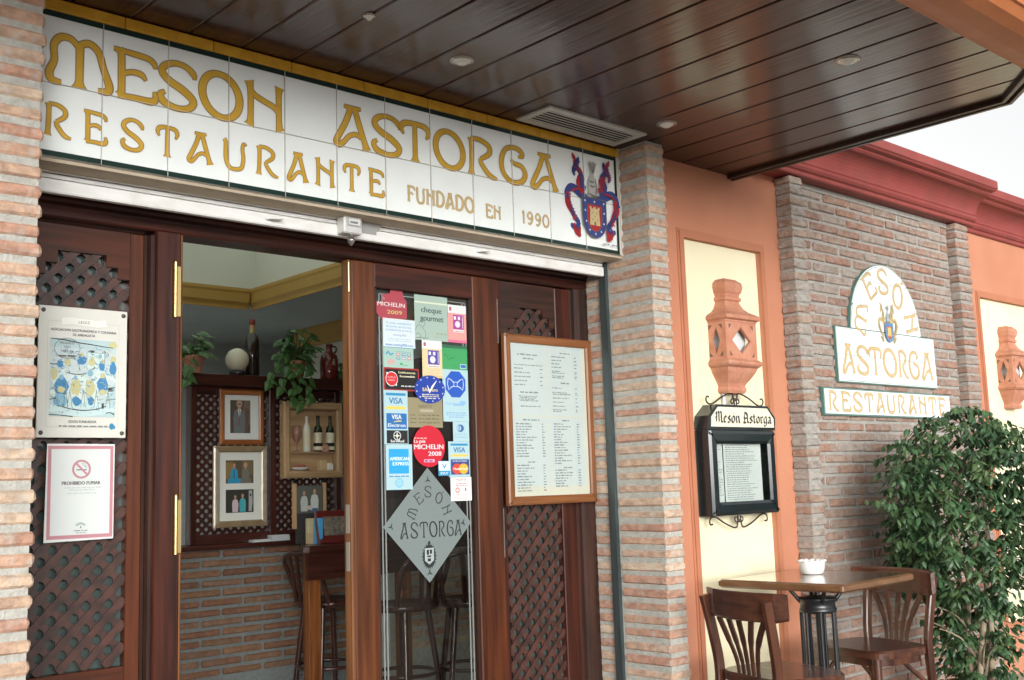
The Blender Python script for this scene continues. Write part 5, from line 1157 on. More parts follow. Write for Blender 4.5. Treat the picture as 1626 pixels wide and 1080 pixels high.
lantern('terracotta wall lantern at the right edge, on the far cream panel beyond the tree', 5.79, .0)
MB().tube([(2.83, -.022, 1.50), (2.83, -.022, 1.60)], .012, 8).build('cable_tube', ALU)
tag(bpy.data.objects['cable_tube'], 'short grey cable tube between the lantern and the menu box', 'cable tube')

# black menu box
mb = thing('menu_box', 'black glazed menu box lettered Meson Astorga with wrought iron scrolls', 'menu box', (2.86, -.05, 1.24))
bx0, bx1, bz0, bz1, by = 2.612, 3.108, 1.050, 1.420, -.084
b = MB(); q = .012
b.box(bx0, bx0 + q, by, -.0125, bz0, bz1); b.box(bx1 - q, bx1, by, -.0125, bz0, bz1); b.box(bx0 + q, bx1 - q, by, -.0125, bz0, bz0 + q); b.box(bx0 + q, bx1 - q, by, -.0125, bz1 - q, bz1); b.box(bx0 + q, bx1 - q, -.020, -.0125, bz0 + q, bz1 - q)
b.build('case', IRONG, mb)
frame_parts(mb, bx0 + .006, bx1 - .004, bz0 + .002, bz1 - .004, by - .012, .056, .0118, IRONG, IRONG, .008, 'door_frame_side')
hd = [(2.612, 1.4215), (3.116, 1.4215), (3.124, 1.478), (3.070, 1.532), (2.688, 1.532), (2.626, 1.482)]
MB().prism(hd, by - .004, -.0125).build('head', IRONG, mb)
hi = [(2.640, 1.434), (3.106, 1.434), (3.108, 1.474), (3.060, 1.521), (2.694, 1.521), (2.646, 1.478)]
MB().prism(hi, by - .0062, by - .0042).build('name_board', mat('name_board_cream', (.72, .68, .52), rough=.5), mb)
P = Print(by - .0066, .00003); NK = (.02, .02, .02)
def nib(P, pts, nx_=.0045, nz_=.0035):
    for (a, b_) in zip(pts, pts[1:]):
        P.y -= P.e
        # convex hull of two nib strokes
        q = [(a[0] - nx_, a[1] - nz_), (a[0] + nx_, a[1] + nz_), (b_[0] - nx_, b_[1] - nz_), (b_[0] + nx_, b_[1] + nz_)]
        cxx = sum(p[0] for p in q) / 4; czz = sum(p[1] for p in q) / 4
        P.poly(sorted(q, key=lambda p: math.atan2(p[1] - czz, p[0] - cxx)), NK)
BLK = {  # blackletter, unit x-height 1 (ascender 1.6), pen strokes
 'M': (1.25, [[(.05, 1.25), (.22, 1.5), (.3, 1.2), (.22, .15), (.08, .05)], [(.3, 1.35), (.55, 1.6), (.62, 1.3), (.6, .1)], [(.62, 1.35), (.9, 1.6), (.98, 1.3), (.96, .2), (1.1, .02)], [(.1, .8), (.22, .75)]]),
 'e': (.62, [[(.5, .25), (.3, .05), (.12, .2), (.12, .8), (.3, 1.0), (.48, .75), (.15, .45)]]),
 's': (.58, [[(.48, .85), (.3, 1.0), (.1, .8), (.45, .35), (.42, .15), (.25, .02), (.05, .15)]]),
 'ó': (.66, [[(.32, 1.0), (.12, .8), (.12, .2), (.32, .02), (.52, .2), (.52, .8), (.32, 1.0)], [(.32, 1.25), (.45, 1.5)]]),
 'o': (.66, [[(.32, 1.0), (.12, .8), (.12, .2), (.32, .02), (.52, .2), (.52, .8), (.32, 1.0)]]),
 'n': (.72, [[(.03, .85), (.15, 1.0), (.17, .15), (.25, .02)], [(.2, .8), (.42, 1.0), (.55, .8), (.55, .15), (.65, .02)]]),
 'A': (1.0, [[(.1, 1.3), (.3, 1.55), (.55, 1.45), (.72, 1.2), (.72, .2), (.88, .02)], [(.35, 1.4), (.2, .9), (.3, .5), (.2, .1), (.05, .15)], [(.3, .7), (.72, .75)], [(.05, .05), (.25, .1), (.4, .0)]]),
 't': (.5, [[(.2, 1.35), (.2, .2), (.32, .02), (.44, .15)], [(.02, .95), (.42, 1.0)]]),
 'r': (.52, [[(.03, .85), (.15, 1.0), (.17, .1), (.28, .02)], [(.2, .75), (.35, 1.0), (.48, .85)]]),
 'g': (.66, [[(.5, .95), (.3, 1.0), (.12, .8), (.12, .25), (.3, .05), (.5, .25)], [(.5, 1.0), (.52, -.2), (.3, -.4), (.08, -.25)]]),
 'a': (.66, [[(.1, .85), (.3, 1.0), (.5, .8), (.5, .15), (.62, .02)], [(.5, .5), (.2, .45), (.1, .2), (.28, .02), (.48, .2)]]),
 ' ': (.45, [])}
tw = sum(BLK[c][0] for c in 'Mesón Astorga'); kx = (3.088 - 2.668) / tw; kz = .031; x = 2.668
for c in 'Mesón Astorga':
    wd, st = BLK[c]
    P = Print(by - .0066, .00003)
    for s_ in st: nib(P, [(x + p[0] * kx, 1.452 + p[1] * kz) for p in s_])
    x += wd * kx
    if st: P.build('letter', mb)
MB().box(bx0 + .050, 2.738, -.066, -.064, 1.098, 1.366).build('menu_sheet', PAPER, mb); MB().box(2.744, 3.020, -.0685, -.066, 1.094, 1.370).build('menu_sheet', PAPER, mb)
P = Print(-.0688, .00003)
for x0, x1 in ((2.756, 3.004),):
    for i in range(26): P.scrib(x0, x1, 1.352 - i * .0095, .0075, (.25, .28, .28), random.uniform(.5, 1))
for i in range(20): P.scrib(2.672, 2.733, 1.345 - i * .011, .0075, (.3, .32, .32), random.uniform(.4, 1)) if i not in (4, 5, 11) else None
P.build('printed_menu', mb)
MB().box(bx0 + .060, bx1 - .058, by - .0045, by - .0025, bz0 + .056, bz1 - .058).build('glazing', PANE, mb)
def scroll(parent, cx, z0, sgn):
    b = MB(); y = by + .03
    for s_ in (-1, 1):
        pts = [(cx + s_ * .008, y, z0 + sgn * .002), (cx + s_ * .012, y, z0 + sgn * .035), (cx + s_ * .03, y, z0 + sgn * .056), (cx + s_ * .10, y, z0 + sgn * .036), (cx + s_ * .165, y, z0 + sgn * .006), (cx + s_ * .20, y, z0 + sgn * .006), (cx + s_ * .212, y, z0 + sgn * .022), (cx + s_ * .205, y, z0 + sgn * .036), (cx + s_ * .192, y, z0 + sgn * .034)]
        b.tube(cr(pts, 4), .0036, 6)
        c = [(cx + s_ * (.010 + .02 * (1 - k / 12)) + s_ * (.021 * (1 - k / 16)) * math.cos(k * .55 + 2.2), y + .002, z0 + sgn * (.024 + (.020 * (1 - k / 16)) * math.sin(k * .55 + 2.2))) for k in range(12)]
        b.tube(c, .0032, 6)
    b.lathe([(.009, 0), (.011, .004), (.011, .010), (.009, .014)], (cx, y, z0 + (sgn * .02 if sgn > 0 else -.034)), 8)
    b.build('scroll', RUST, parent)
scroll(mb, 2.872, 1.5325, 1); scroll(mb, 2.850, 1.0495, -1)

# ================================================================== TERRACE FURNITURE
TZ = .80; TCX, TCY, TTH = 2.80, -.455, .042
tb = thing('terrace_table', 'square varnished wooden table on a black iron pedestal by the brick pilaster', 'table', (TCX, TCY, 0)); tb.rotation_euler = (0, 0, TTH)
def loc(b, name, m, parent): 
    o = b.build(name, m, None, local=True); o.parent = parent; return o
hw, hd_ = .292, .283; r_ = .012
def rrect(hw, hd, r, n=3):
    out = []
    for (sx, sy, a0) in ((1, -1, -90), (1, 1, 0), (-1, 1, 90), (-1, -1, 180)):
        for i in range(n + 1):
            a = R(a0 + 90 * i / n); out.append((sx * (hw - r) + r * math.cos(a), sy * (hd - r) + r * math.sin(a)))
    return out
loc(MB().zprism(rrect(hw - .012, hd_ - .012, r_), TZ - .026, TZ - .0005), 'table_top', TABLEW, tb)
b = MB(); o1 = rrect(hw, hd_, .014); o2 = rrect(hw - .0121, hd_ - .0121, .008); n = len(o1); vs = []
for pl, z in ((o2, TZ), (o1, TZ - .007), (o1, TZ - .025), (o2, TZ - .033)): vs += [(p[0], p[1], z) for p in pl]
fs = []
for k in range(4):
    for i in range(n):
        fs.append((k * n + i, k * n + (i + 1) % n, ((k + 1) % 4) * n + (i + 1) % n, ((k + 1) % 4) * n + i))
loc(b.add(vs, [tuple(reversed(f)) for f in fs]), 'edge_band', TEDGE, tb)
for a in range(4):
    an = pi / 4 + a * pi / 2; c_, s_ = math.cos(an), math.sin(an)
    loc(MB().tube([(c_ * .17, s_ * .17, TZ - .033), (c_ * .12, s_ * .12, TZ - .04), (c_ * .09, s_ * .09, TZ - .075), (c_ * .07, s_ * .07, TZ - .10)], .009, 6), 'bracket', IRON, tb)
loc(MB().lathe([(.066, .655), (.074, .66), (.076, .668), (.071, .675), (.070, .695), (.076, .705), (.080, .712), (.074, .718), (.05, .72), (.02, .725)], n=20), 'collar', IRON, tb)
for i in range(7):
    an = 2 * pi * i / 7 + .2; c_, s_ = math.cos(an) * .068, math.sin(an) * .068
    loc(MB().tube([(c_, s_, .055), (c_, s_, .66)], .0078, 8), 'column', IRON, tb)
loc(MB().tube([(0, 0, .05), (0, 0, TZ - .034)], .012, 10), 'column', IRON, tb)
loc(MB().lathe([(.26, 0), (.265, .01), (.24, .025), (.12, .045), (.10, .06), (.09, .066)], n=28), 'base', IRON, tb)
# ashtray
AXX, AYY = 2.885, -.385
ash = MB().lathe([(.040, 0), (.046, .003), (.048, .012), (.053, .024), (.054, .05), (.0535, .054), (.048, .054), (.046, .03), (.03, .012), (0, .010)], (AXX, AYY, TZ + .0005), 24)
o = ash.build('ashtray', CERAM); tag(o, 'white ceramic ashtray with a scalloped rim on the terrace table', 'ashtray')
for i in range(12):
    an = 2 * pi * i / 12
    MB().lathe([(.0, .001), (.010, .003), (.012, .006), (.008, .010), (0, .011)], (AXX + .0505 * math.cos(an), AYY + .0505 * math.sin(an), TZ + .049), 8).build('rim_scallop', CERAM, o)

def make_chair(label, locn, rz):
    t = thing('bistro_chair', label, 'chair', locn, 'bistro chairs at the terrace table'); t.rotation_euler = (0, 0, rz)
    SZ = .50
    se = [(.195 * (abs(math.cos(a)) ** .45) * (1 if math.cos(a) >= 0 else -1) * (1 + .06 * math.sin(a)), -.022 + .170 * (abs(math.sin(a)) ** .5) * (1 if math.sin(a) >= 0 else -1)) for a in [2 * pi * i / 40 for i in range(40)]]
    loc(MB().zprism(se, SZ - .032, SZ, bev=.008), 'seat', CHAIRWX, t)
    loc(MB().zprism([(p[0] * .9, -.022 + (p[1] + .022) * .9) for p in se], SZ - .062, SZ - .0325), 'seat_apron', CHAIRW, t)
    for s in (-1, 1):
        loc(MB().sweep(cr([(s * .150, -.245, 0), (s * .157, -.205, .25), (s * .163, -.178, SZ - .02), (s * .170, -.192, .62), (s * .178, -.222, .775)], 4), .028, .034, (0, 1, 0)), 'back_post', CHAIRW, t)
        loc(MB().tube([(s * .165, .130, 0), (s * .160, .122, .25), (s * .152, .112, SZ - .033)], [.013, .016, .019], 10), 'front_leg', CHAIRW, t)
        loc(MB().tube(cr([(s * .157, -.17, .34), (s * .14, -.10, .40), (s * .13, -.06, SZ - .062)], 4), .010, 8), 'brace', CHAIRW, t)
        loc(MB().tube(cr([(s * .155, .115, .34), (s * .13, .08, .41), (s * .11, .05, SZ - .062)], 4), .010, 8), 'brace', CHAIRW, t)
    rail = [(-.225, -.165), (-.185, -.192), (-.12, -.215), (-.06, -.226), (0, -.229), (.06, -.226), (.12, -.215), (.185, -.192), (.225, -.165)]
    b = MB(); vs = []; n = len(rail)
    for i, (x, y) in enumerate(rail):
        a = rail[max(i - 1, 0)]; c = rail[min(i + 1, n - 1)]; dx, dy = c[0] - a[0], c[1] - a[1]; l = math.hypot(dx, dy); nx_, ny_ = -dy / l * .008, dx / l * .008
        e = .010 * (1 if i in (0, n - 1) else 0); zl = .700 + e; zt = .800 - e * .4
        for (q, z) in ((-1, zl + .004), (-.6, zl), (.6, zl), (1, zl + .004), (1, zt - .004), (.6, zt), (-.6, zt), (-1, zt - .004)): vs.append((x + nx_ * q, y + ny_ * q, z - q * .004))
    fs = []
    for i in range(n - 1):
        for j in range(8): fs.append((i * 8 + j, i * 8 + (j + 1) % 8, (i + 1) * 8 + (j + 1) % 8, (i + 1) * 8 + j))
    fs += [list(reversed(range(8))), [(n - 1) * 8 + j for j in range(8)]]
    loc(b.add(vs, fs), 'top_rail', CHAIRWX, t)
    for k in range(5):
        u = (k - 2) / 2
        p = [(u * .055, -.172, SZ - .005), (u * .060, -.178, .55), (u * .085, -.190, .62), (u * .130, -.208 + .012 * abs(u), .70)]
        loc(MB().sweep(cr(p, 4), [.013] * 4 + [.016] * 4 + [.026] * 5, .008, (0, 1, 0)) if 0 else MB().sweep(cr(p, 4), .009, [.014] * 4 + [.018] * 4 + [.025] * 5, (1, 0, 0)), 'back_slat', CHAIRW, t)
    hoop = [(.150 * math.cos(a), -.03 + .135 * math.sin(a), .27) for a in [2 * pi * i / 24 for i in range(25)]]
    loc(MB().tube(hoop, .0095, 8, cap=False), 'stretcher_ring', CHAIRW, t)
    return t
ch = make_chair('bistro chair nearest the viewer, its curved back hiding part of the cream panel', (2.352, -.590, 0), -1.835)
def place(rail, fx): pass
copy_thing(ch, 'bistro chair on the far side of the table, in front of the leafy tree', (3.075, -.505, 0), 1.337)

# ------------------------------------------------------------------ ficus tree
TX, TY = 3.89, -.60
tr = thing('ficus_tree', 'leafy ficus tree with pale thin trunks in front of the right pilaster', 'tree', (TX, TY, 0))
rt = random.Random(21)
b = MB()
for k in range(5):
    a = k * 1.3; p = [(TX + .05 * math.cos(a), TY + .05 * math.sin(a), .0)]
    for i in range(1, 8): p.append((TX + (.035 + .012 * i) * math.cos(a + i * .55) , TY + (.03 + .008 * i) * math.sin(a + i * .55), .0 + i * .185))
    b.tube(cr(p, 3), [.017 - .010 * i / 21 for i in range(22)], 7)
for k in range(26):
    a = rt.uniform(0, 2 * pi); z = rt.uniform(.25, 1.2); r0 = .05; L = rt.uniform(.18, .36)
    b.tube(cr([(TX + r0 * math.cos(a), TY + r0 * math.sin(a), z), (TX + .5 * L * math.cos(a), TY + .5 * L * math.sin(a), z + .10), (TX + L * math.cos(a), TY + L * math.sin(a), z + .16)], 3), [.007 - .005 * i / 6 for i in range(7)], 5)
b.build('trunk', BARK, tr)
b = MB()
def fleaf(b, p, d, up, L, W):
    d = d.normalized(); s_ = d.cross(up).normalized(); n_ = s_.cross(d)
    q = [p, p + d * L * .28 + s_ * W * .48 - n_ * W * .10, p + d * L * .30 + n_ * W * .06, p + d * L * .28 - s_ * W * .48 - n_ * W * .10,
         p + d * L * .62 + s_ * W * .42 - n_ * (W * .14 + L * .05), p + d * L * .64 - n_ * L * .03, p + d * L * .62 - s_ * W * .42 - n_ * (W * .14 + L * .05), p + d * L - n_ * L * .17]
    b.add(q, [(0, 1, 2), (0, 2, 3), (1, 4, 5, 2), (2, 5, 6, 3), (4, 7, 5), (5, 7, 6)], 0)
def crown_r(z, a):
    """crown radius by height and bearing: full above .65 m, thin below"""
    f = [(0.05, .15), (.25, .17), (.42, .165), (.58, .19), (.68, .30), (.85, .385), (1.05, .40), (1.2, .375), (1.35, .29), (1.46, .17), (1.53, .04)]
    for (z0, r0), (z1, r1) in zip(f, f[1:]):
        if z0 <= z <= z1:
            return (r0 + (r1 - r0) * (z - z0) / (z1 - z0)) * (1 + .16 * math.sin(3 * a + z * 5) + .09 * math.sin(7 * a - z * 11))
    return 0
ntw = 0
while ntw < 1020:
    z = rt.uniform(.06, 1.52); a = rt.uniform(0, 2 * pi); rm = crown_r(z, a)
    if rt.random() > (rm / .45) ** 1.2 * (1.0 if z > .6 else .9): continue
    rr_ = rm * (rt.uniform(.25, 1) ** .5); c = Vector((TX + rr_ * math.cos(a), TY + rr_ * math.sin(a), z))
    if c.y > -.16: continue
    ntw += 1
    out = Vector((math.cos(a), math.sin(a), rt.uniform(-.1, .5))).normalized()
    m_ = rt.randint(6, 11)
    for k in range(m_):
        p = c + out * (.016 * (k - m_ / 2)) + Vector((rt.gauss(0, .008), rt.gauss(0, .008), -.0012 * k * k * .3 + rt.gauss(0, .006)))
        if p.y > -.13: continue
        sd_ = out.cross(Vector((0, 0, 1))).normalized() * (1 if k % 2 else -1)
        d = out * rt.uniform(.1, .7) + sd_ * rt.uniform(.2, 1) + Vector((0, 0, rt.uniform(-1.1, -.15)))
        up = Vector((rt.gauss(0, .35), rt.gauss(0, .35) - .25, 1))
        fleaf(b, p, d, up, rt.uniform(.036, .056), rt.uniform(.017, .026))
b.build('foliage', LEAF, tr, kind='stuff')
MB().lathe([(.13, 0), (.17, .20), (.185, .205), (.185, .235), (.165, .235), (.15, .20), (0, .19)], (TX, TY, .0), 24).build('pot', TERRA, tr)

# ================================================================== INSIDE THE BAR
DY = 2.55
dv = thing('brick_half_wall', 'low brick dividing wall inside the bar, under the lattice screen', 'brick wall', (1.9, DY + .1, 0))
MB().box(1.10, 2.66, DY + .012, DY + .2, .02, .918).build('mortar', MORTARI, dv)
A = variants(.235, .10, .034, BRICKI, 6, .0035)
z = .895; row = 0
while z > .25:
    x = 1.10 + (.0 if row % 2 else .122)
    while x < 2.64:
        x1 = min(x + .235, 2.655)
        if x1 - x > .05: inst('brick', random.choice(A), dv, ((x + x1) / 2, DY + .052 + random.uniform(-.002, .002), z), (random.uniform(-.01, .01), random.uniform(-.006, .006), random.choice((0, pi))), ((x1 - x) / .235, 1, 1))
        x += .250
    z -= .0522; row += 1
sc = thing('lattice_screen', 'dark wooden lattice screen with a top shelf standing on the brick half wall', 'screen', (2.0, DY, .92))
MB().box(1.30, 2.64, DY - .03, DY + .22, .9185, .945, b=.003).build('ledge', IWOODX, sc)
for x0, x1 in ((1.535, 1.572), (2.02, 2.062), (2.462, 2.50)): MB().box(x0, x1, DY + .02, DY + .075, .9455, 1.81, b=.004).build('post', IWOOD, sc)
for x0, x1 in ((1.5725, 2.0195), (2.0625, 2.4615)):
    MB().box(x0, x1, DY + .028, DY + .07, .9455, 1.0, b=.003).build('rail', IWOODX, sc); MB().box(x0, x1, DY + .028, DY + .07, 1.765, 1.81, b=.003).build('rail', IWOODX, sc)
    lattice(sc, x0, x1, 1.0, 1.766, DY + .040, .049, .0145, .0055, .005, IWOOD, parts=False)
MB().box(1.515, 2.525, DY - .03, DY + .20, 1.8105, 1.876, b=.004).build('shelf', IWOODX, sc)
def picture(name, label, x0, x1, z0, z1, wd, m_x, m_z, matcol, group=None, y=DY + .018):
    t = thing(name, label, 'picture', ((x0 + x1) / 2, y, z0), group)
    frame_parts(t, x0, x1, z0, z1, y - .018, wd, .018, m_x, m_z, .004)
    MB().box(x0 + wd - .002, x1 - wd + .002, y - .007, y - .002, z0 + wd - .002, z1 - wd + .002).build('mount', ink(matcol, .8), t)
    return t, Print(y - .0074, .00004)
FO = wood('orange_picture_frame', (.20, .06, .018), (.34, .13, .04), 2, rough=.35); FOX = wood('orange_picture_frame_flat', (.20, .06, .018), (.34, .13, .04), 0, rough=.35)
FS = mat('champagne_picture_frame', (.36, .31, .23), (.44, .39, .30), rough=.35, metallic=.3, scale=(20, 20, 20)); FG = mat('bronze_picture_frame', (.26, .18, .10), (.33, .24, .14), rough=.35, metallic=.3, scale=(20, 20, 20))
SKIN = (.42, .24, .17)
def bust(P, x, z, k, shirt, hair, tie=None, legs=None):
    """flat figure in a photo: z feet/bottom, k total height"""
    P.poly([(x - .17 * k, z), (x - .20 * k, z + .45 * k), (x - .15 * k, z + .66 * k), (x - .05 * k, z + .72 * k), (x + .05 * k, z + .72 * k), (x + .15 * k, z + .66 * k), (x + .20 * k, z + .45 * k), (x + .17 * k, z)], shirt)
    P.rect(x - .035 * k, x + .035 * k, z + .69 * k, z + .78 * k, SKIN); P.disc(x, z + .87 * k, .095 * k, .125 * k, hair, 14); P.disc(x, z + .845 * k, .075 * k, .105 * k, SKIN, 14)
    if tie: P.poly([(x - .012 * k, z + .70 * k), (x + .012 * k, z + .70 * k), (x + .02 * k, z + .2 * k), (x - .02 * k, z + .2 * k)], tie)
t, P = picture('framed_photo', 'orange wooden frame with a photo of a man in a grey suit and red tie', 1.700, 1.972, 1.487, 1.795, .029, FOX, FO, (.60, .62, .60), 'framed photos on the screen')
P.rect(1.766, 1.891, 1.552, 1.737, (.09, .065, .05)); P.rect(1.85, 1.891, 1.60, 1.737, (.16, .12, .08)); P.poly([(1.845, 1.56), (1.875, 1.56), (1.885, 1.68), (1.86, 1.70)], (.12, .075, .05))
bust(P, 1.822, 1.552, .19, (.13, .15, .16), (.30, .28, .26), (.32, .05, .06)); P.poly([(1.812, 1.687), (1.832, 1.687), (1.822, 1.63)], (.6, .6, .6)); P.rect(1.820, 1.824, 1.60, 1.686, (.32, .05, .06)); P.rect(1.81, 1.834, 1.712, 1.717, (.04, .04, .04)); P.build('photo', t)
t, P = picture('framed_photo', 'champagne frame holding two small landscape photos of pairs of people', 1.664, 1.992, 1.033, 1.481, .036, FG, FS, (.62, .63, .58), 'framed photos on the screen')
P.rect(1.739, 1.910, 1.273, 1.401, (.10, .075, .045)); P.rect(1.74, 1.79, 1.30, 1.39, (.22, .15, .05)); P.rect(1.84, 1.905, 1.32, 1.40, (.16, .12, .06))
bust(P, 1.790, 1.273, .118, (.03, .25, .42), (.06, .04, .03), (.02, .03, .06)); P.rect(1.752, 1.83, 1.273, 1.30, (.03, .25, .42)); bust(P, 1.860, 1.273, .115, (.16, .15, .13), (.48, .37, .19)); P.rect(1.83, 1.895, 1.273, 1.3, (.15, .14, .12))
P.rect(1.739, 1.910, 1.112, 1.239, (.035, .035, .03)); bust(P, 1.797, 1.115, .098, (.50, .42, .46), (.08, .06, .04)); bust(P, 1.842, 1.115, .105, (.06, .34, .38), (.10, .07, .05)); P.ribbon([(1.888, 1.118, .009), (1.892, 1.17, .012), (1.89, 1.232, .010)], (.35, .36, .36)); P.rect(1.885, 1.897, 1.20, 1.215, (.06, .08, .12)); P.build('photo', t)
# shadow box with a still life in relief
sb = thing('shadow_box', 'pine framed shadow box with little wine bottles above a plate', 'shadow box', (2.27, DY, 1.3))
FP = wood('pine_frame', (.32, .20, .10), (.46, .31, .17), 2, rough=.5, coat=.1); FPX = wood('pine_frame_flat', (.32, .20, .10), (.46, .31, .17), 0, rough=.5, coat=.1)
bx = (2.070, 2.470, 1.293, 1.733); yb_ = DY - .045
frame_parts(sb, *bx, yb_ - .01, .043, .028, FPX, FP, .01)
MB().box(bx[0] + .01, bx[1] - .01, DY + .004, DY + .012, bx[2] + .01, bx[3] - .01).build('back_panel', FPX, sb)
for q in ((bx[0] + .03, bx[0] + .042, bx[2] + .03, bx[3] - .03), (bx[1] - .042, bx[1] - .03, bx[2] + .03, bx[3] - .03), (bx[0] + .043, bx[1] - .043, bx[2] + .03, bx[2] + .042), (bx[0] + .043, bx[1] - .043, bx[3] - .042, bx[3] - .03)): MB().box(q[0], q[1], yb_ + .019, DY + .0035, q[2], q[3]).build('box_side', FP, sb)
MB().box(bx[0] + .0432, bx[1] - .0432, yb_ + .022, DY + .0035, 1.436, 1.446).build('shelf', FPX, sb)
DB = mat('miniature_bottle', (.012, .022, .012), rough=.15, coat=.5); LBL = mat('bottle_label', (.62, .57, .42), rough=.6)
for x in (2.315, 2.398):
    o = MB().lathe([(.024, 0), (.026, .004), (.026, .115), (.022, .14), (.010, .158), (.0095, .20), (.011, .202), (.011, .21), (0, .212)], (x, DY - .022, 1.4465), 16).build('bottle', DB, sb)
    MB().lathe([(.0266, .05), (.0266, .11)], (x, DY - .022, 1.4465), 16).build('label', LBL, o); MB().lathe([(.0266, .008), (.0266, .030)], (x, DY - .022, 1.4465), 16).build('label', LBL, o)
o = MB().lathe([(.022, 0), (.024, .004), (.024, .13), (.018, .15), (.010, .17), (.010, .205), (0, .207)], (2.238, DY - .022, 1.4465), 16).build('bottle', mat('pale_bottle', (.60, .60, .50), rough=.4), sb); MB().lathe([(.0246, .03), (.0246, .12)], (2.238, DY - .022, 1.4465), 16).build('label', LBL, o)
MB().lathe([(.020, 0), (.02, .003), (.003, .008), (.003, .05), (.014, .06), (.024, .085), (.026, .11), (.022, .15), (.021, .15), (.024, .11), (0, .10)], (2.170, DY - .022, 1.4465), 16).build('wine_glass', mat('red_wine_glass', (.30, .16, .12), rough=.12), sb)
MB().lathe([(.0, .008), (.045, .010), (.056, .018), (.053, .014), (.03, .002), (0, .002)], (2.190, DY - .022, 1.3362), 20).xf(Matrix.Identity(4)).build('plate', CERAM, sb)
b = MB()
for i in range(6): b.lathe([(.0, 0), (.012, .006), (.013, .014), (0, .024)], (2.165 + i * .011, DY - .024 + (i % 2) * .006, 1.350), 8)
b.build('sausage_slices', mat('sausage', (.34, .11, .07), rough=.5), sb)
MB().box(2.320, 2.365, DY - .038, DY - .005, 1.3362, 1.395, b=.004).build('bread', mat('bread', (.52, .38, .2), rough=.8), sb); MB().box(2.368, 2.410, DY - .04, DY - .005, 1.3362, 1.378, b=.005).build('cheese', mat('cheese', (.66, .63, .55), rough=.7), sb)
fl = MB()
for i in range(14):
    a = i * 2.4; r0 = .006 * math.sqrt(i + 1); fl.lathe([(0, -.006), (.008, -.003), (.009, .002), (0, .007)], (2.350 + r0 * math.cos(a), DY - .050, 1.462 + r0 * math.sin(a)), 7)
fl.build('dried_flower', mat('dry_pink', (.50, .27, .20), rough=.9), sb)
# on the shelf
STZ = 1.8762
o = thing('globe_lamp', 'cream glass globe next to the tall bottle on top of the lattice screen', 'globe', (1.808, DY + .01, STZ))
MB().lathe([(.04, 0), (.045, .004), (.045, .022), (.03, .028)], (1.808, DY + .01, STZ), 20).build('base', IRON, o)
MB().lathe([(.0665 * math.sin(a), .0665 * -math.cos(a)) for a in [.42 + (pi - .42) * i / 14 for i in range(15)]], (1.808, DY + .01, STZ + .088), 28).build('globe', mat('cream_globe', (.66, .62, .48), rough=.12, coat=.6), o)
o = thing('tall_bottle', 'tall dark bottle with a red capped gold neck on the lattice screen', 'bottle', (1.908, DY + .02, STZ))
MB().lathe([(.036, 0), (.041, .006), (.0415, .14), (.041, .20), (.034, .228), (.019, .246), (.0165, .25)], (1.908, DY + .02, STZ), 24).build('body', BOTTLE, o)
MB().lathe([(.0166, .2502), (.0155, .295)], (1.908, DY + .02, STZ), 20).build('neck_foil', mat('gold_foil', (.50, .37, .16), rough=.4, metallic=.4), o)
MB().lathe([(.0165, .2952), (.0172, .30), (.0165, .322), (.012, .328), (0, .329)], (1.908, DY + .02, STZ), 20).build('cap', mat('red_wax', (.22, .012, .01), rough=.35), o)
o = thing('jug', 'dark red glazed jug with a small handle on the right of the shelf', 'jug', (2.425, DY + .02, STZ))
RJ = mat('dark_red_glaze', (.105, .010, .008), (.14, .014, .010), rough=.15, coat=.6, scale=(9, 9, 9))
MB().lathe([(.048, 0), (.054, .006), (.056, .05), (.055, .12), (.048, .148), (.026, .168), (.0185, .178), (.0175, .205), (.022, .21), (.021, .217), (.015, .217), (.014, .19)], (2.425, DY + .02, STZ), 24).build('body', RJ, o)
MB().tube(cr([(2.443, DY + .02, STZ + .203), (2.468, DY + .02, STZ + .205), (2.476, DY + .02, STZ + .188), (2.466, DY + .02, STZ + .168), (2.450, DY + .02, STZ + .158)], 4), .0055, 7).build('handle', RJ, o)
P = Print(DY - .0365); P.disc(2.418, STZ + .100, .012, .010, (.45, .30, .24), 12); P.disc(2.421, STZ + .112, .006, .012, (.45, .30, .24), 10); P.rect(2.406, 2.432, STZ + .085, STZ + .090, (.40, .25, .2)); P.build('emblem', o)
# trailing pothos plants: every leaf a mesh of its own
def leaf_mesh(k):
    L, W = 1.0, .74
    h = [(0, 0, 0), (-.10, .22, -.02), (-.04, .34, -.05), (.22, .37, -.08), (.55, .26, -.10), (1, 0, -.22), (.55, -.26, -.10), (.22, -.37, -.08), (-.04, -.34, -.05), (-.10, -.22, -.02), (.22, 0, .03), (.55, 0, -.02)]
    r = random.Random(k); vs = [(x * L, y * W / .74 * r.uniform(.9, 1.08), z + r.uniform(-.02, .02)) for x, y, z in h]
    fs = [(0, 2, 1), (0, 10, 3, 2), (10, 11, 4, 3), (11, 5, 4), (0, 9, 8), (0, 8, 7, 10), (10, 7, 6, 11), (11, 6, 5)]
    me = bpy.data.meshes.new('leaf'); me.from_pydata(vs, [], fs); me.materials.append(LEAFI); me.update(); return me
LM = [leaf_mesh(i) for i in range(4)]
def add_leaf(par, p, d, up, size):
    d = d.normalized(); y = up.cross(d).normalized(); zv = d.cross(y)
    o = bpy.data.objects.new('leaf', random.choice(LM)); COL.objects.link(o); o.parent = par
    o.matrix_local = Matrix.Translation(Vector(p) - wl(par)) @ Matrix((d, y, zv)).transposed().to_4x4() @ Matrix.Diagonal((size, size, size, 1))
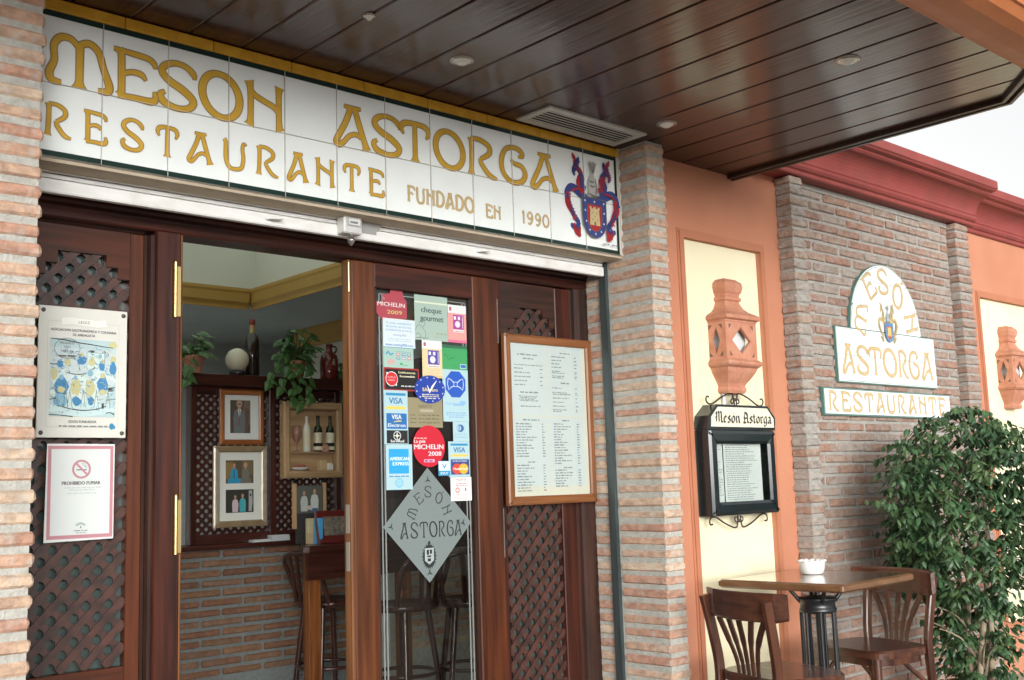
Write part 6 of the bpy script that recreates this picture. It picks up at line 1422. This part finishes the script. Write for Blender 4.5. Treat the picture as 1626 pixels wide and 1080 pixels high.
def pothos(label, c, pot, vines, ncrown, spread, seed):
    r = random.Random(seed); c = Vector(c)
    t = thing('potted_plant', label, 'plant', c, 'trailing plants on the lattice screen')
    if pot: MB().lathe([(.042, 0), (.055, .075), (.062, .078), (.062, .100), (.054, .10), (.05, .08), (0, .078)], c, 18).build('pot', TERRA, t)
    b = MB(); h0 = .10 if pot else .02
    for i in range(ncrown):
        a = r.uniform(0, 2 * pi); el = r.uniform(.1, 1.3); R0 = spread * r.uniform(.35, 1)
        tip = c + Vector((math.cos(a) * math.cos(el) * R0, math.sin(a) * math.cos(el) * R0 * .7, h0 + math.sin(el) * R0 * 1.1))
        b.tube([c + Vector((0, 0, h0 - .03)), (c + tip) / 2 + Vector((0, 0, .06)), tip], .0022, 5)
        d = Vector((math.cos(a) + r.uniform(-.5, .5), math.sin(a) - .6, r.uniform(-1.0, -.1)))
        add_leaf(t, tip, d, Vector((r.uniform(-.4, .4), -.8, 1)), r.uniform(.048, .076))
    for v in vines:
        pts = cr([tuple(c + Vector(p)) for p in v], 4); b.tube(pts, .0025, 5)
        for i in range(2, len(pts), 2):
            p = Vector(pts[i]); s_ = 1 if (i // 2) % 2 else -1
            add_leaf(t, p, Vector((s_ * r.uniform(.3, .9), -.35, r.uniform(-1.1, -.4))), Vector((s_ * .3, -1, .5)), r.uniform(.05, .08))
    b.build('stem', STEMG, t)
pothos('potted trailing plant at the left end of the shelf, close to the door mullion', (1.560, DY + .04, STZ), True, [[(-.02, -.06, .10), (-.06, -.08, .03), (-.075, -.09, -.04)]], 40, .135, 3)
pothos('big trailing plant in a clay pot hanging over the middle of the shelf', (2.195, DY + .02, STZ), True, [[(-.04, -.06, .10), (-.10, -.09, .05), (-.14, -.09, -.02), (-.15, -.09, -.07)], [(0, -.06, .1), (-.03, -.10, .04), (-.04, -.10, -.06), (-.03, -.10, -.15)], [(.02, -.06, .1), (.04, -.10, .04), (.03, -.10, -.06), (.035, -.10, -.12)], [(-.05, -.05, .1), (-.16, -.08, .07), (-.21, -.09, .01), (-.225, -.09, -.04)], [(.02, -.06, .1), (-.07, -.10, .02), (-.085, -.10, -.08), (-.08, -.10, -.14)]], 60, .19, 8)
pothos('small trailing plant at the right end of the shelf beside the red jug', (2.535, DY + .0, STZ), False, [[(0, 0, .02), (-.02, -.05, 0), (-.03, -.06, -.05), (-.03, -.06, -.10)], [(0, 0, .02), (.03, -.05, .02), (.04, -.06, -.06), (.03, -.06, -.12)]], 8, .10, 5)
# low table against the half wall, with things on it
bt = thing('bar_table', 'dark wooden bar table on a thick orange wooden leg inside the doorway', 'table', (2.1, 2.0, 0))
MB().zprism([(1.80, 1.862), (1.83, 1.850), (2.62, 1.850), (2.62, 2.24), (2.02, 2.24), (1.80, 1.885)], .905, .940, bev=.006).build('table_top', IWOODX, bt)
MB().box(1.84, 2.60, 1.885, 1.91, .765, .9045).build('apron', IWOODX, bt)
for x in (1.862, 2.44): MB().box(x, x + .075, 1.911, 1.965, .02, .9045, b=.006).build('leg', IPOST, bt)
def plaque():
    t = thing('plaque', 'dark red framed plaque leaning on the bar table', 'plaque', (2.065, 1.945, .9402)); t.rotation_euler = (R(-14), 0, R(-6))
    o = t
    for nm, bb, m in (('frame', (-.115, .115, -.012, .012, 0, .175), mat('plaque_red', (.085, .012, .010), rough=.3, coat=.4)),): loc(MB().box(*bb, b=.004), nm, m, t)
    loc(MB().box(-.080, .080, -.018, -.0125, .040, .140, b=.002), 'metal_plate', mat('plaque_metal', (.16, .15, .12), (.34, .32, .26), rough=.35, metallic=.6, scale=(60, 60, 60)), t)
plaque()
ph = thing('photo_holder', 'small photo of two people in a holder with pale wooden sides on the bar table', 'photo', (2.0, 2.14, .9402))
for x in (1.912, 2.098): MB().box(x, x + .018, 2.135, 2.155, 1.02 if x < 2 else .9405, 1.26).build('side', FP, ph)
MB().box(1.9305, 2.0975, 2.142, 2.15, .9405, 1.25).build('board', mat('holder_board', (.03, .03, .03), rough=.5), ph)
P = Print(2.1415, .00004); P.rect(1.935, 2.093, 1.10, 1.245, (.09, .10, .085)); bust(P, 1.980, 1.11, .115, (.42, .47, .44), (.1, .08, .06)); bust(P, 2.045, 1.11, .125, (.48, .52, .50), (.07, .06, .05)); P.rect(2.025, 2.065, 1.10, 1.125, (.05, .11, .2)); P.rect(1.99, 2.03, 1.118, 1.14, (.5, .42, .40)); P.build('photo', ph)
o = thing('booklet_stand', 'tiny stepped stand of pale booklets on the bar table', 'stand', (1.97, 2.03, .9402))
for i in range(4): MB().box(1.930 + i * .012, 2.02, 2.02 + i * .022, 2.040 + i * .022, .9405, 1.000 + i * .024, b=.001).build('booklet', ink((.46, .40, .24) if i else (.42, .30, .17)), o)
tag(MB().box(1.955, 1.975, 1.95, 2.01, .9405, 1.075, b=.002).build('blue_card', ink((.05, .28, .52))), 'bright blue card standing beside the dark red plaque', 'card')
ps = thing('paper_stack', 'two small piles of white papers on the ledge of the half wall', 'papers', (2.0, DY, .9455))
for x0, x1, h in ((1.885, 2.0, .014), (2.0005, 2.12, .034)):
    n = 3 if h < .02 else 6
    for i in range(n): MB().box(x0 + random.uniform(-.004, .004), x1 + random.uniform(-.008, 0), DY - .03, DY + .015, .9455 + i * h / n, .9455 + (i + .85) * h / n).build('sheets', ink((.52, .55, .56)), ps)
def stool(label, x, y, rz, hz=.90, first=None):
    if first: return copy_thing(first, label, (x, y, .02), rz)
    t = thing('bar_stool', label, 'stool', (x, y, .02), 'bentwood bar stools inside'); t.rotation_euler = (0, 0, rz)
    SW = bpy.data.materials['interior_dark_wood']
    loc(MB().lathe([(.0, .575), (.165, .575), (.178, .583), (.180, .600), (.172, .612), (.15, .606), (0, .604)], n=28), 'seat', SW, t)
    for a in (45, 135, 225, 315):
        c_, s_ = math.cos(R(a)), math.sin(R(a)); loc(MB().tube([(c_ * .125, s_ * .125, .576), (c_ * .165, s_ * .165, .30), (c_ * .20, s_ * .20, 0)], [.017, .015, .012], 8), 'leg', SW, t)
    loc(MB().tube([(.168 * math.cos(a), .168 * math.sin(a), .26) for a in [2 * pi * i / 24 for i in range(25)]], .010, 7, cap=False), 'foot_ring', SW, t)
    loc(MB().tube(cr([(-.150, -.09, .60), (-.172, -.135, .74), (-.165, -.17, .82), (-.09, -.195, .855), (0, -.20, .865), (.09, -.195, .855), (.165, -.17, .82), (.172, -.135, .72), (.150, -.09, .60)], 4), .0125, 8), 'back_hoop', SW, t)
    for s_ in (-1, 0, 1): loc(MB().sweep([(s_ * .05, -.165, .60), (s_ * .06, -.182, .75), (s_ * .07, -.196, .855)], .03, .008, (0, 1, 0)), 'back_slat', SW, t)
    return t
s0 = stool('dark bentwood stool left of the orange table leg, its back towards the brick half wall', 2.175, 2.225, -1.57)
stool('dark bentwood stool right of the orange table leg, beside the worn door stile', 2.27, 1.66, .2, first=s0)
stool('dark bentwood stool seen through the door glass below the frosted diamond', 2.62, 1.55, -.5, first=s0)
# pale brick low wall; dark cabinet added to darken the view through the glass
pw = thing('pale_brick_wall', 'short pale brick wall seen through the lower part of the door glass', 'brick wall', (2.9, 2.1, 0))
MB().box(2.63, 3.098, 2.112, 2.28, .02, .86).build('mortar', MORTAR, pw)
A = variants(.225, .08, .048, BRICK, 5, .003); z = .83; row = 0
while z > .3:
    x = 2.63 - (.115 if row % 2 else 0)
    while x < 3.09:
        xa, xb = max(x, 2.632), min(x + .225, 3.096)
        if xb - xa > .04: inst('brick', random.choice(A), pw, ((xa + xb) / 2, 2.148, z), (0, 0, random.choice((0, pi))), ((xb - xa) / .225, 1, 1))
        x += .237
    z -= .0625; row += 1
cb = thing('added_dark_cabinet', 'added dark wooden cabinet that darkens the interior seen between the stickers on the glass', 'cabinet', (2.95, 2.3, .9))
MB().box(2.63, 3.098, 2.10, 3.3, .8605, .93, b=.005).build('counter', IWOODX, cb)
MB().box(2.76, 3.098, 1.25, 3.2, .9305, 1.98).build('carcass', IWOOD, cb)
for i in range(4): MB().box(2.742, 2.7595, 1.27 + i * .482, 1.27 + i * .482 + .46, .95, 1.96, b=.004).build('cabinet_door', IWOOD, cb)
